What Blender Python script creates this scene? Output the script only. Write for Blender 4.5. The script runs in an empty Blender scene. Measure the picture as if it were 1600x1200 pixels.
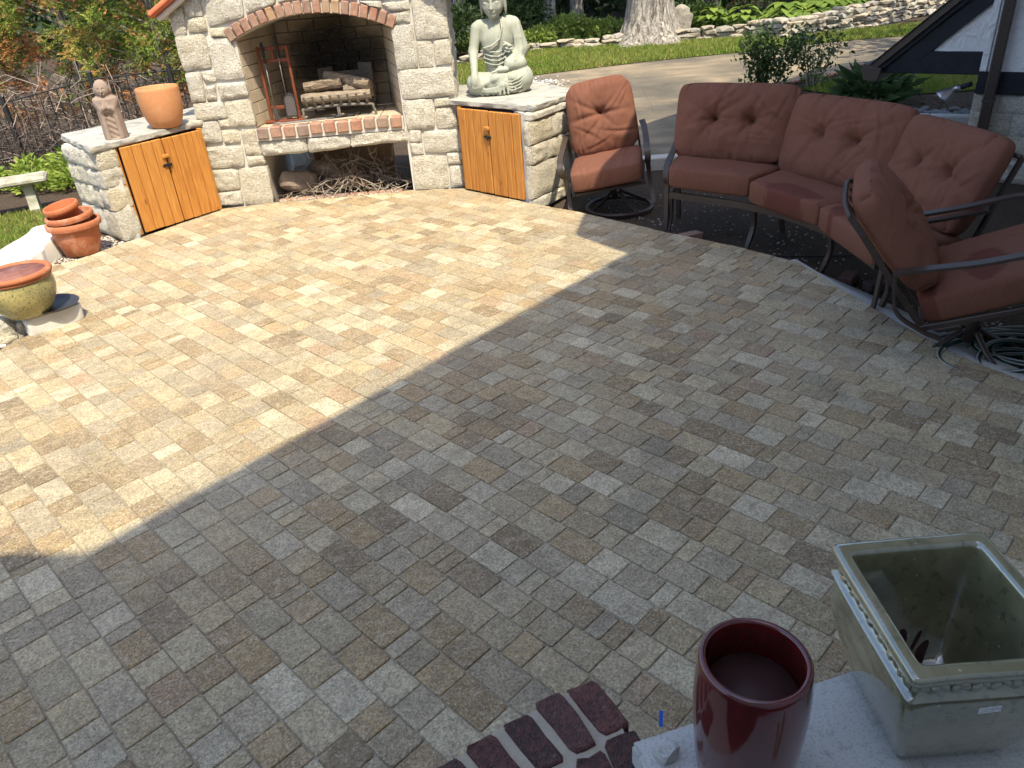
import bpy, bmesh, math, random
import numpy as np
from mathutils import Vector, Matrix, Euler

sc = bpy.context.scene
COL = sc.collection
rng = np.random.default_rng(7)
random.seed(7)
R = math.radians

# ---------------------------------------------------------------- camera
CAM_H = 2.0
F_PX, NADX, NADY = 1180.0, 977.0, 2700.0        # focal length and nadir point on a 1600x1200 picture
_d = Vector(((NADX - 800) / F_PX, (NADY - 600) / F_PX, 1)).normalized()
_up = -_d
_z = Vector((0, 0, 1))
_fy = (_z - _z.dot(_up) * _up).normalized()
_fx = _fy.cross(_up)
ROWS = [_fx, _fy, _up]
def c2w(v):
    v = Vector(v)
    return Vector([r.dot(v) for r in ROWS])
right, upv, back = c2w((1, 0, 0)), c2w((0, -1, 0)), c2w((0, 0, -1))
cam_d = bpy.data.cameras.new('camera')
cam = bpy.data.objects.new('camera', cam_d)
COL.objects.link(cam)
cam.matrix_world = Matrix(((right.x, upv.x, back.x, 0), (right.y, upv.y, back.y, 0), (right.z, upv.z, back.z, CAM_H), (0, 0, 0, 1)))
cam_d.sensor_fit = 'HORIZONTAL'
cam_d.sensor_width = 36
cam_d.lens = F_PX / 1600 * 36
cam_d.clip_start = .02
cam_d.clip_end = 600
sc.camera = cam
def project(p):
    q = Vector(p) - Vector((0, 0, CAM_H))
    x, y, z = q.dot(right), -q.dot(upv), -q.dot(back)
    return (x / z * F_PX + 800, y / z * F_PX + 600, z) if z > .05 else (-9999, -9999, z)

# ---------------------------------------------------------------- sky, sun, exposure
SUN_EL = R(61)
SUN_TO = Vector((.30, -.954, 0)).normalized()    # horizontal direction towards the sun
SHIFT = 1 / math.tan(SUN_EL)                     # shadow length per metre of height
w = bpy.data.worlds.new('World'); sc.world = w; w.use_nodes = True
nt = w.node_tree
bgn = nt.nodes['Background']
sky = nt.nodes.new('ShaderNodeTexSky')
sky.sky_type = 'NISHITA'; sky.sun_disc = False
sky.sun_elevation = SUN_EL
sky.sun_rotation = math.atan2(SUN_TO.x, SUN_TO.y)
sky.air_density = 1.0; sky.dust_density = 1.9; sky.ozone_density = 1.0
nt.links.new(sky.outputs[0], bgn.inputs[0])
bgn.inputs[1].default_value = 0.15
sl = bpy.data.lights.new('sun', 'SUN')
sl.energy = 2.6; sl.angle = R(.42); sl.color = (1, .91, .70)
so = bpy.data.objects.new('sun', sl); COL.objects.link(so)
sd = Vector((SUN_TO.x * math.cos(SUN_EL), SUN_TO.y * math.cos(SUN_EL), math.sin(SUN_EL)))
so.rotation_euler = sd.to_track_quat('Z', 'Y').to_euler()
so.location = sd * 60
vs = sc.view_settings
vs.view_transform = 'Standard'; vs.look = 'None'; vs.gamma = 1; vs.use_curve_mapping = False
vs.exposure = 1.45
sc.cycles.use_denoising = True
sc.cycles.max_bounces = 5
sc.cycles.glossy_bounces = 2
sc.cycles.transmission_bounces = 2
sc.cycles.diffuse_bounces = 3
sc.cycles.transparent_max_bounces = 4

# ---------------------------------------------------------------- node helpers
class NB:
    def __init__(s, name, rough=.7, spec=.3):
        s.m = bpy.data.materials.new(name); s.m.use_nodes = True
        s.t = s.m.node_tree; s.b = s.t.nodes['Principled BSDF']
        s.b.inputs['Roughness'].default_value = rough
        s.b.inputs['Specular IOR Level'].default_value = spec
        s._p = None
    def n(s, typ, **kw):
        nd = s.t.nodes.new(typ)
        for k, v in kw.items(): setattr(nd, k, v)
        return nd
    def put(s, sock, v):
        if hasattr(v, 'links') or hasattr(v, 'is_output'): s.t.links.new(v, sock)
        elif isinstance(v, (tuple, list)) and sock.type == 'RGBA': sock.default_value = tuple(v)[:3] + (1,)
        else: sock.default_value = v
    def pos(s, kind='Object'):
        if kind == 'World': return s.n('ShaderNodeNewGeometry').outputs['Position']
        return s.n('ShaderNodeTexCoord').outputs[kind]
    def map(s, v, scale=(1, 1, 1), rot=(0, 0, 0), loc=(0, 0, 0)):
        m = s.n('ShaderNodeMapping'); s.put(m.inputs[0], v)
        m.inputs['Scale'].default_value = scale; m.inputs['Rotation'].default_value = rot; m.inputs['Location'].default_value = loc
        return m.outputs[0]
    def noise(s, v, scale, detail=3, rough=.55, dist=0.):
        m = s.n('ShaderNodeTexNoise'); s.put(m.inputs['Vector'], v)
        m.inputs['Scale'].default_value = scale; m.inputs['Detail'].default_value = detail
        m.inputs['Roughness'].default_value = rough; m.inputs['Distortion'].default_value = dist
        return m.outputs['Fac']
    def voro(s, v, scale, feature='F1', out='Distance', rand=1.):
        m = s.n('ShaderNodeTexVoronoi', feature=feature); s.put(m.inputs['Vector'], v)
        m.inputs['Scale'].default_value = scale; m.inputs['Randomness'].default_value = rand
        return m.outputs[out]
    def ramp(s, f, stops, interp='LINEAR'):
        m = s.n('ShaderNodeValToRGB'); s.put(m.inputs[0], f)
        cr = m.color_ramp; cr.interpolation = interp
        while len(cr.elements) < len(stops): cr.elements.new(.5)
        for e, (p, c) in zip(cr.elements, stops):
            e.position = p
            e.color = (c, c, c, 1) if isinstance(c, (int, float)) else tuple(c)[:3] + (1,)
        return m.outputs[0]
    def mix(s, f, a, b, mode='MIX'):
        m = s.n('ShaderNodeMix', data_type='RGBA', blend_type=mode)
        s.put(m.inputs[0], f); s.put(m.inputs[6], a); s.put(m.inputs[7], b)
        return m.outputs[2]
    def math(s, op, a, b=0., c=0.):
        m = s.n('ShaderNodeMath', operation=op)
        s.put(m.inputs[0], a); s.put(m.inputs[1], b); s.put(m.inputs[2], c)
        return m.outputs[0]
    def attr(s, name='Col'):
        return s.n('ShaderNodeAttribute', attribute_name=name)
    def rnd(s): return s.n('ShaderNodeObjectInfo').outputs['Random']
    def color(s, v): s.put(s.b.inputs['Base Color'], v); return s
    def rough(s, v): s.put(s.b.inputs['Roughness'], v); return s
    def bump(s, h, strength=.4, dist=.01):
        m = s.n('ShaderNodeBump'); s.put(m.inputs['Height'], h)
        m.inputs['Strength'].default_value = strength; m.inputs['Distance'].default_value = dist
        if s._p is not None: s.t.links.new(s._p, m.inputs['Normal'])
        s._p = m.outputs[0]
        s.t.links.new(s._p, s.b.inputs['Normal']); return s

M = {}
def mat_simple(key, c, rough=.6, spec=.3, var=.15, scale=20, bump=.2, bdist=.004, metal=0):
    k = NB(key, rough, spec)
    p = k.pos()
    n = k.noise(p, scale, 4)
    k.color(k.mix(k.ramp(n, [(.3, 0), (.7, 1)]), [x * (1 - var) for x in c], [min(1, x * (1 + var)) for x in c]))
    k.bump(n, bump, bdist)
    k.b.inputs['Metallic'].default_value = metal
    M[key] = k.m
    return k

# pavers: colour of each paver in the Col attribute, random number in alpha
k = NB('paver', .85, .25)
a = k.attr('Col'); P = k.pos('World')
off = k.n('ShaderNodeCombineXYZ'); k.put(off.inputs[0], a.outputs['Alpha']); k.put(off.inputs[1], a.outputs['Alpha'])
v = k.n('ShaderNodeVectorMath', operation='MULTIPLY_ADD'); k.put(v.inputs[0], off.outputs[0]); v.inputs[1].default_value = (40, 70, 0); k.put(v.inputs[2], P)
v = v.outputs[0]
streak = k.noise(k.map(v, (1, 2.6, 1), (0, 0, R(-46))), 11, 5, .7, .15)
blot = k.noise(v, 14, 4, .6)
sand = k.noise(P, 105, 5, .9)
grit = k.voro(P, 105)
big = k.noise(P, .9, 3)
c = k.mix(k.ramp(streak, [(.48, 0), (.62, .45)]), a.outputs['Color'], (.44, .37, .265))
c = k.mix(k.ramp(blot, [(.34, .75), (.56, 0)]), c, k.mix(.6, a.outputs['Color'], (.19, .145, .095)))
c = k.mix(k.ramp(k.noise(v, 26, 4, .65), [(.54, 0), (.70, .6)]), c, (.47, .41, .31))
c = k.mix(k.ramp(sand, [(.36, .72), (.48, 0)]), c, (.12, .10, .078))
c = k.mix(k.ramp(sand, [(.54, 0), (.66, .5)]), c, (.60, .53, .41))
c = k.mix(k.ramp(grit, [(.10, .85), (.19, 0)]), c, (.68, .63, .53))
gr2 = k.voro(k.map(P, (1, 1, 1), loc=(3.3, 1.7, 0)), 130)
c = k.mix(k.ramp(gr2, [(.10, .75), (.20, 0)]), c, (.075, .065, .055))
c = k.mix(k.ramp(big, [(.45, 0), (.72, .45)]), c, (.36, .31, .23))
st = k.noise(P, 2.6, 5, .65)
c = k.mix(k.ramp(st, [(.34, .38), (.46, 0)]), c, (.17, .145, .11))
cell = k.voro(P, 150, 'F1', 'Color')
c = k.mix(1., c, k.ramp(cell, [(.15, .56), (.5, .80), (.85, 1.)]), 'MULTIPLY')
c = k.mix(1., c, (1.32, 1.27, 1.19), 'MULTIPLY')
k.color(c)
k.rough(k.ramp(blot, [(.3, .62), (.7, .92)]))
k.bump(sand, .7, .004); k.bump(blot, .35, .004); k.bump(grit, .2, .002)
M['paver'] = k.m
# joint sand
k = NB('joint_sand', .95, .1); P = k.pos('World')
n = k.noise(P, 300, 3); g_ = k.noise(P, 6, 3)
k.color(k.mix(n, k.mix(g_, (.20, .165, .12), (.30, .26, .19)), (.40, .35, .27)))
k.bump(n, .6, .003); M['joint_sand'] = k.m

# limestone blocks, tint varies block by block
k = NB('limestone', .9, .15); P = k.pos('World'); r = k.rnd()
tint = k.ramp(r, [(0, (.78, .71, .57)), (.35, (.86, .81, .70)), (.6, (.78, .74, .65)), (.8, (.82, .73, .54)), (1, (.87, .83, .73))])
n1 = k.noise(P, 13, 5, .62); n2 = k.noise(P, 70, 4, .65); n3 = k.noise(P, 5, 3)
chis = k.noise(k.map(P, (1, 1, 2.2), (0, R(28), 0)), 30, 6, .75, .8)
c = k.mix(k.ramp(n1, [(.42, .0), (.75, .4)]), tint, (.60, .52, .38))
c = k.mix(k.ramp(n2, [(.30, .5), (.44, 0)]), c, (.42, .38, .31))
c = k.mix(k.ramp(n3, [(.55, 0), (.75, .45)]), c, (.62, .52, .33))
c = k.mix(k.ramp(chis, [(.34, .55), (.44, 0)]), c, (.42, .37, .29))
c = k.mix(1., c, k.ramp(k.voro(P, 85, 'F1', 'Color'), [(.15, .72), (.6, .94), (.9, 1.)]), 'MULTIPLY'); c = k.mix(1., c, (1.09, 1.09, 1.09), 'MULTIPLY')
k.color(c); k.bump(chis, 1., .045); k.bump(n2, .6, .007)
M['limestone'] = k.m
k = NB('mortar', .95, .1); P = k.pos('World'); n = k.noise(P, 60, 4); n2 = k.noise(P, 4, 3)
k.color(k.mix(n, k.mix(n2, (.44, .41, .36), (.54, .51, .45)), (.62, .59, .53))); k.bump(n, .5, .006); M['mortar'] = k.m
# capstone
k = NB('capstone', .85, .2); P = k.pos('World'); n = k.noise(k.map(P, (1, 1.6, 4)), 5, 5, .65, .6); n2 = k.noise(P, 90, 3)
c = k.ramp(n, [(.28, (.17, .165, .15)), (.45, (.33, .32, .29)), (.58, (.45, .42, .35)), (.75, (.27, .25, .21))])
k.color(k.mix(k.ramp(n2, [(.3, .5), (.5, 0)]), c, (.25, .24, .22))); k.bump(n, .5, .012); k.bump(n2, .4, .004); M['capstone'] = k.m
# old bricks
k = NB('brick', .88, .2); r = k.rnd(); P = k.pos('World')
tint = k.ramp(r, [(0, (.30, .13, .085)), (.22, (.36, .17, .10)), (.42, (.24, .12, .09)), (.60, (.19, .13, .115)), (.75, (.42, .23, .10)), (.9, (.34, .12, .07)), (1, (.40, .19, .12))])
n = k.noise(P, 30, 4, .6); n2 = k.noise(P, 120, 3)
c = k.mix(k.ramp(n, [(.42, 0), (.72, .7)]), tint, (.13, .085, .07))
c = k.mix(k.ramp(n2, [(.6, 0), (.78, .5)]), c, (.5, .42, .34))
c = k.mix(k.ramp(k.noise(P, 9, 4, .6), [(.35, .12), (.7, .5)]), c, (.42, .33, .26))
k.color(c); k.bump(n, .6, .008); k.bump(n2, .4, .003); M['brick'] = k.m
k = NB('stoop_brick', .7, .35); r = k.rnd(); P = k.pos('World')
tint = k.ramp(r, [(0, (.10, .045, .038)), (.35, (.15, .055, .045)), (.6, (.075, .05, .048)), (1, (.19, .07, .055))])
n = k.noise(P, 60, 4, .6); n2 = k.voro(P, 220)
c = k.mix(k.ramp(n, [(.40, .6), (.62, 0)]), tint, (.03, .022, .022))
c = k.mix(k.ramp(k.noise(P, 25, 3), [(.66, 0), (.74, .6)]), c, (.24, .2, .18))
k.color(c); k.bump(n, 1., .014); k.bump(n2, .7, .005); M['stoop_brick'] = k.m
# fire brick lining, sooty rear wall darkened further to paint in its shade
k = NB('firebrick', .9, .1); P = k.pos('World'); n = k.noise(P, 6, 4); n2 = k.noise(P, 50, 3)
c = k.mix(n, (.40, .33, .235), (.50, .42, .31))
sep = k.n('ShaderNodeSeparateXYZ'); k.put(sep.inputs[0], P)
dx = k.math('MULTIPLY', k.math('ADD', sep.outputs[0], 1.56), 1.75); dz = k.math('MULTIPLY', k.math('SUBTRACT', sep.outputs[2], 1.27), 2.1)
dd = k.math('SQRT', k.math('ADD', k.math('MULTIPLY', dx, dx), k.math('MULTIPLY', dz, dz)))
soot_shade = k.ramp(k.math('ADD', dd, k.math('MULTIPLY', k.math('SUBTRACT', k.noise(P, 3.2, 5, .65), .5), .9)), [(.42, .98), (.75, .86), (1., .35)])
sy = k.ramp(k.math('SUBTRACT', sep.outputs[1], 8.2), [(.25, 0), (.42, 1)])
c = k.mix(k.math('MULTIPLY', soot_shade, sy), c, (.012, .011, .011))
k.color(k.mix(k.ramp(n2, [(.3, .35), (.5, 0)]), c, (.25, .21, .17))); k.bump(n2, .3, .004); M['firebrick'] = k.m
# cedar planks
k = NB('cedar', .55, .35); r = k.rnd(); P = k.pos('Object')
ox = k.n('ShaderNodeCombineXYZ'); k.put(ox.inputs[0], k.math('MULTIPLY', r, 30)); k.put(ox.inputs[2], k.math('MULTIPLY', r, 17))
vv = k.n('ShaderNodeVectorMath', operation='ADD'); k.put(vv.inputs[0], P); k.put(vv.inputs[1], ox.outputs[0]); vv = vv.outputs[0]
g1 = k.noise(k.map(vv, (22, 22, 1.3)), 2.2, 5, .6, 1.0); g2 = k.noise(k.map(vv, (90, 90, 3)), 2, 3)
c = k.ramp(g1, [(.25, (.30, .105, .02)), (.5, (.47, .19, .036)), (.75, (.62, .30, .08))])
c = k.mix(k.math('MULTIPLY', k.ramp(r, [(0, 0), (1, .5)]), .7), c, (.56, .27, .07))
kn = k.voro(k.map(vv, (9, 9, 3.2)), 1.0)
c = k.mix(k.ramp(kn, [(.05, .8), (.12, 0)]), c, (.16, .05, .012))
k.color(k.mix(k.ramp(g2, [(.35, .35), (.55, 0)]), c, (.25, .09, .02))); k.bump(g2, .2, .002); M['cedar'] = k.m
# terracotta
def terracotta(key, c0, c1, stain, amount):
    k = NB(key, .8, .25); P = k.pos(); n = k.noise(P, 6, 5, .6); n2 = k.noise(P, 60, 3)
    c = k.mix(n, c0, c1)
    c = k.mix(k.math('MULTIPLY', k.ramp(k.noise(P, 9, 5, .6, .6), [(.50, 0), (.60, 1)]), amount), c, stain)
    k.color(k.mix(k.ramp(n2, [(.28, .3), (.45, 0)]), c, [x * .6 for x in c0])); k.bump(n2, .25, .003); M[key] = k.m
terracotta('terracotta_pale', (.46, .20, .085), (.56, .27, .125), (.62, .36, .2), .2)
terracotta('terracotta', (.34, .115, .052), (.44, .15, .07), (.56, .30, .2), .5)
terracotta('terracotta_plastic', (.38, .115, .045), (.45, .14, .06), (.5, .22, .12), .2)
# concrete statue
k = NB('statue', .85, .15); P = k.pos(); n = k.noise(P, 7, 5, .6); n2 = k.noise(k.map(P, (1, 1, .35)), 22, 4, .6)
c = k.mix(n, (.27, .29, .24), (.40, .41, .34)); c = k.mix(k.ramp(n2, [(.5, 0), (.75, .6)]), c, (.52, .51, .44))
k.color(k.mix(k.ramp(k.noise(P, 90, 3), [(.3, .4), (.45, 0)]), c, (.27, .28, .24))); k.bump(k.noise(P, 90, 3), .3, .003); M['statue'] = k.m
k = NB('carved_stone', .9, .1); P = k.pos(); n = k.noise(P, 12, 5, .6); n2 = k.noise(P, 120, 3)
c = k.mix(n, (.22, .155, .12), (.36, .285, .235)); k.color(k.mix(k.ramp(n2, [(.35, .4), (.5, 0)]), c, (.16, .11, .09))); k.bump(n2, .4, .003); M['carved_stone'] = k.m
# fabric
k = NB('cushion_fabric', .92, .12); P = k.pos(); n = k.noise(P, 2.5, 4); wv = k.noise(P, 420, 2)
fold = k.noise(k.map(P, (1, 1, .45), (0, 0, R(20))), 9, 4, .55, 1.0)
c = k.mix(n, (.165, .070, .046), (.205, .092, .061)); c = k.mix(k.ramp(wv, [(.35, .35), (.55, 0)]), c, (.12, .04, .026))
damp = k.attr('Col')
c = k.mix(damp.outputs['Color'], c, (.105, .030, .022))
k.color(c); k.bump(fold, .5, .025); k.bump(wv, .35, .0015)
M['cushion_fabric'] = k.m
mat_simple('bronze_frame', (.050, .034, .027), .42, .45, .2, 60, .1, .001)
mat_simple('iron', (.018, .018, .018), .55, .4, .25, 80, .2, .001)
mat_simple('grate_iron', (.16, .145, .12), .8, .3, .35, 50, .4, .003)
mat_simple('rust_frame', (.17, .048, .022), .6, .3, .2, 40, .2, .002)
mat_simple('steel_tool', (.17, .15, .145), .45, .5, .2, 60, .1, .001, .6)
mat_simple('latch_metal', (.04, .04, .045), .35, .5, .2, 60, .1, .001, .7)
# concrete
k = NB('concrete', .9, .15); P = k.pos('World'); n = k.noise(P, 5, 5, .6); n2 = k.noise(P, 160, 3); n3 = k.voro(P, 90)
c = k.mix(n, (.42, .41, .385), (.55, .54, .51)); c = k.mix(k.ramp(n2, [(.36, .5), (.48, 0)]), c, (.27, .26, .24)); c = k.mix(k.ramp(k.noise(P, 34, 5, .75), [(.36, .5), (.46, 0)]), c, (.26, .25, .225)); c = k.mix(k.ramp(k.noise(P, 14, 5, .7), [(.6, 0), (.75, .5)]), c, (.30, .285, .25))
k.color(c); k.bump(n2, .4, .003); k.bump(n, .3, .01); M['concrete'] = k.m
k = NB('white_concrete', .9, .15); P = k.pos('World'); n = k.noise(P, 6, 5, .6); n2 = k.noise(P, 120, 3)
c = k.mix(n, (.56, .54, .49), (.68, .66, .61)); k.color(k.mix(k.ramp(n2, [(.28, .4), (.42, 0)]), c, (.5, .47, .42))); k.bump(n, .4, .02); k.bump(n2, .3, .004); M['white_concrete'] = k.m
k = NB('mossy_concrete', .9, .15); P = k.pos('World'); n = k.noise(P, 8, 5, .6)
k.color(k.ramp(n, [(.3, (.19, .19, .13)), (.5, (.34, .32, .25)), (.7, (.44, .42, .34))])); k.bump(n, .4, .01); M['mossy_concrete'] = k.m
# field stone
k = NB('fieldstone', .92, .1); r = k.rnd(); P = k.pos(); n = k.noise(P, 9, 5, .65); n2 = k.noise(P, 50, 4)
tint = k.ramp(r, [(0, (.34, .29, .22)), (.3, (.42, .38, .31)), (.55, (.27, .25, .21)), (.8, (.46, .38, .27)), (1, (.38, .36, .32))])
k.color(k.mix(k.ramp(n, [(.4, 0), (.7, .7)]), tint, (.22, .19, .15))); k.bump(n, .7, .03); k.bump(n2, .4, .008); M['fieldstone'] = k.m
# dirt / mulch ground
k = NB('soil', .95, .1); P = k.pos('World'); n = k.noise(P, 3, 5, .6); n2 = k.noise(P, 45, 4, .7); n3 = k.voro(P, 60)
c = k.mix(n, (.050, .036, .026), (.085, .063, .046)); c = k.mix(k.ramp(n2, [(.5, 0), (.72, .7)]), c, (.15, .115, .085))
c = k.mix(k.ramp(n3, [(.06, .7), (.16, 0)]), c, (.22, .19, .16))
k.color(c); k.bump(n2, .8, .03); k.bump(n3, .4, .012); M['soil'] = k.m
k = NB('lawn_ground', .95, .1); P = k.pos('World'); n = k.noise(P, 2.2, 5, .6); n2 = k.noise(P, 60, 3)
c = k.mix(n, (.11, .15, .025), (.19, .19, .05)); k.color(k.mix(n2, c, (.07, .085, .02))); k.bump(n2, .8, .04); M['lawn_ground'] = k.m
k = NB('asphalt', .92, .15); P = k.pos('World'); n = k.noise(P, .55, 5, .65, .4); n2 = k.noise(P, 120, 3); n3 = k.voro(k.map(k.mix(.25, P, k.n('ShaderNodeTexNoise').outputs['Color'], 'ADD'), (1, 1, 1)), .32, 'DISTANCE_TO_EDGE')
n4 = k.noise(k.map(P, (.4, 3, 1), (0, 0, R(-20))), 1.2, 4)
c = k.ramp(n, [(.30, (.085, .077, .066)), (.45, (.165, .138, .10)), (.62, (.30, .235, .155)), (.8, (.19, .16, .125))])
c = k.mix(k.ramp(n4, [(.45, 0), (.68, .75)]), c, (.10, .09, .075))
c = k.mix(k.ramp(n2, [(.3, .5), (.48, 0)]), c, (.07, .068, .065))
c = k.mix(k.ramp(k.math('ADD', n3, k.math('MULTIPLY', n2, .01)), [(.003, .7), (.007, 0)]), c, (.035, .033, .03))
c = k.mix(k.ramp(k.voro(P, 42), [(.08, .7), (.2, 0)]), c, (.38, .35, .30))
k.color(c); k.bump(n2, .5, .008); M['asphalt'] = k.m
# leaves: Col attribute carries the colour, thin translucent
def leafmat(key, trans=.35, rough=.55, spec=.35):
    k = NB(key, rough, spec); a = k.attr('Col'); k.color(a.outputs['Color'])
    tr = k.n('ShaderNodeBsdfTranslucent'); k.put(tr.inputs[0], a.outputs['Color'])
    mx = k.n('ShaderNodeMixShader'); mx.inputs[0].default_value = trans
    out = k.t.nodes['Material Output']
    k.t.links.new(k.b.outputs[0], mx.inputs[1]); k.t.links.new(tr.outputs[0], mx.inputs[2]); k.t.links.new(mx.outputs[0], out.inputs[0])
    M[key] = k.m
leafmat('leaf'); leafmat('needle', .2, .75, .15); leafmat('grass', .35, .7, .15)
k = NB('twig', .9, .1); a = k.attr('Col'); k.color(a.outputs['Color']); M['twig'] = k.m
k = NB('vcol_rough', .9, .12); a = k.attr('Col'); n = k.noise(k.pos('World'), 60, 3); k.color(k.mix(k.ramp(n, [(.3, .4), (.5, 0)]), a.outputs['Color'], (.06, .05, .04))); k.bump(n, .4, .004); M['vcol_rough'] = k.m
# bark
k = NB('bark', .95, .1); P = k.pos(); n = k.noise(k.map(P, (6, 6, .9)), 2.6, 5, .65, .8); n2 = k.noise(P, 22, 4)
c = k.ramp(n, [(.37, (.09, .078, .066)), (.5, (.36, .32, .27)), (.66, (.60, .55, .48))]); k.color(k.mix(k.ramp(n2, [(.35, .5), (.55, 0)]), c, (.14, .12, .1)))
k.bump(n, 1., .10); k.bump(n2, .5, .02); M['bark'] = k.m
k = NB('log_bark', .95, .1); P = k.pos(); n = k.noise(k.map(P, (1.5, 9, 9)), 6, 5, .65, .6); r = k.rnd()
c = k.ramp(n, [(.3, (.09, .065, .045)), (.5, (.24, .185, .13)), (.72, (.40, .33, .25))]); k.color(k.mix(k.math('MULTIPLY', r, .4), c, (.36, .30, .24))); k.bump(n, .9, .02); M['log_bark'] = k.m
# glazes
k = NB('red_glaze', .12, .6); P = k.pos(); n = k.noise(k.map(P, (1, 1, .4)), 9, 4, .6, .4)
k.color(k.ramp(n, [(.3, (.055, .005, .005)), (.55, (.095, .009, .008)), (.8, (.13, .018, .013))])); k.bump(k.noise(P, 30, 3), .06, .004); k.rough(k.ramp(n, [(.3, .08), (.8, .2)]))
k.b.inputs['Coat Weight'].default_value = .5; k.b.inputs['Coat Roughness'].default_value = .05; M['red_glaze'] = k.m
k = NB('red_inside', .6, .3); P = k.pos(); n = k.noise(P, 12, 4); k.color(k.mix(n, (.035, .012, .012), (.075, .035, .032))); M['red_inside'] = k.m
k = NB('celadon', .16, .6); P = k.pos(); n = k.noise(P, 5, 5, .6, .6); n2 = k.voro(P, 26); sp = k.noise(P, 40, 3)
c = k.ramp(n, [(.28, (.11, .11, .058)), (.5, (.20, .185, .10)), (.75, (.31, .275, .17))])
c = k.mix(k.ramp(sp, [(.30, .55), (.42, 0)]), c, (.05, .06, .035))
c = k.mix(k.ramp(n2, [(.05, .6), (.09, 0)]), c, (.5, .48, .38))
k.color(c); k.bump(n2, .25, .003); k.bump(sp, .12, .003); k.rough(k.ramp(n, [(.3, .10), (.8, .28)]))
k.b.inputs['Coat Weight'].default_value = 1.; k.b.inputs['Coat IOR'].default_value = 2.1; k.b.inputs['Coat Roughness'].default_value = .05; M['celadon'] = k.m
k = NB('olive_glaze', .25, .5); P = k.pos(); n = k.noise(P, 6, 5, .6); sp = k.noise(P, 70, 4, .7)
c = k.ramp(n, [(.3, (.21, .19, .09)), (.5, (.33, .29, .12)), (.7, (.42, .36, .15))]); c = k.mix(k.ramp(sp, [(.36, .85), (.47, 0)]), c, (.07, .065, .04)); k.color(c); M['olive_glaze'] = k.m
k = NB('worn_inside', .8, .2); P = k.pos(); n = k.noise(P, 12, 5, .7); k.color(k.ramp(n, [(.3, (.15, .055, .045)), (.55, (.24, .11, .09)), (.75, (.33, .2, .17))])); M['worn_inside'] = k.m
# house
k = NB('stucco', .9, .15); P = k.pos('World'); n = k.noise(P, 7, 5, .6, 1.5); n2 = k.noise(P, 90, 3); k.color(k.mix(n, (.66, .66, .66), (.76, .76, .755))); k.bump(n, .9, .035); k.bump(n2, .3, .004); M['stucco'] = k.m
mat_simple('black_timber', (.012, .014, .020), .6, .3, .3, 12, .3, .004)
mat_simple('brown_metal', (.060, .043, .034), .45, .45, .15, 30, .05, .001)
mat_simple('shingle', (.07, .06, .05), .9, .1, .3, 25, .5, .01)
mat_simple('clay_cap', (.50, .14, .065), .7, .25, .12, 10, .2, .003)
mat_simple('pebble', (.16, .165, .17), .7, .3, .35, 14, .2, .002)
mat_simple('gravel', (.48, .46, .42), .9, .15, .3, 40, .3, .004)
mat_simple('silver', (.42, .42, .44), .3, .5, .1, 20, .05, .001, .85)
mat_simple('hose_green', (.012, .030, .022), .32, .5, .2, 30, .05, .001)
mat_simple('hose_stripe', (.30, .33, .32), .4, .4, .2, 30, .05, .001)
mat_simple('black_rubber', (.012, .012, .012), .5, .4, .2, 30, .05, .001)
mat_simple('blue_tape', (.02, .12, .55), .6, .3, .1, 20, .05, .001)
mat_simple('sticker', (.62, .64, .64), .5, .3, .2, 90, .1, .0005)
mat_simple('clay_stain', (.045, .022, .022), .85, .2, .3, 60, .2, .001)
mat_simple('wood_chunk', (.22, .175, .14), .9, .1, .35, 10, .6, .02)
mat_simple('shadow_grey', (.03, .03, .033), .45, .4, .2, 30, .1, .001)

# ---------------------------------------------------------------- mesh helpers
def wl(o):
    v = Vector((0, 0, 0))
    while o is not None:
        v += o.location; o = o.parent
    return v
def thing(name, label, cat, loc=(0, 0, 0), rotz=0, group=None):
    o = bpy.data.objects.new(name, None); COL.objects.link(o); o.empty_display_size = .1
    o.location = loc; o.rotation_euler = (0, 0, rotz)
    return tag(o, label, cat, group)
def tag(o, label=None, cat=None, group=None, kind=None):
    if label: o['label'] = label
    if cat: o['category'] = cat
    if group: o['group'] = group
    if kind: o['kind'] = kind
    return o
def mesh(name, vf, mat, parent=None, smooth=False, local=False, col=None, auto=None):
    V, F = vf[0], vf[1]
    V = np.asarray(V, dtype=np.float64).reshape(-1, 3)
    if parent is not None and not local: V = V - np.array(wl(parent))
    me = bpy.data.meshes.new(name)
    if isinstance(F, np.ndarray):
        n = len(F); kf = F.shape[1]
        me.vertices.add(len(V)); me.vertices.foreach_set('co', V.ravel())
        me.loops.add(n * kf); me.loops.foreach_set('vertex_index', F.ravel().astype(np.int32))
        me.polygons.add(n); me.polygons.foreach_set('loop_start', np.arange(0, n * kf, kf, dtype=np.int32))
        me.polygons.foreach_set('loop_total', np.full(n, kf, dtype=np.int32))
        me.update(calc_edges=True)
    else:
        me.from_pydata(V.tolist(), [], F)
        me.update()
    if col is not None:
        col = np.asarray(col, dtype=np.float32)
        if col.ndim == 1: col = np.tile(col, (len(V), 1))
        if col.shape[1] == 3: col = np.hstack([col, np.ones((len(col), 1), np.float32)])
        at = me.attributes.new('Col', 'FLOAT_COLOR', 'POINT'); at.data.foreach_set('color', col.ravel())
    me.materials.append(M[mat])
    if smooth:
        me.polygons.foreach_set('use_smooth', np.ones(len(me.polygons), dtype=bool))
        if auto is not None: me.set_sharp_from_angle(angle=R(auto))
    me.update()
    o = bpy.data.objects.new(name, me); COL.objects.link(o)
    if parent is not None: o.parent = parent
    return o
def struct(name, vf, mat, **kw):
    o = mesh(name, vf, mat, **kw); o['kind'] = 'structure'; return o
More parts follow.
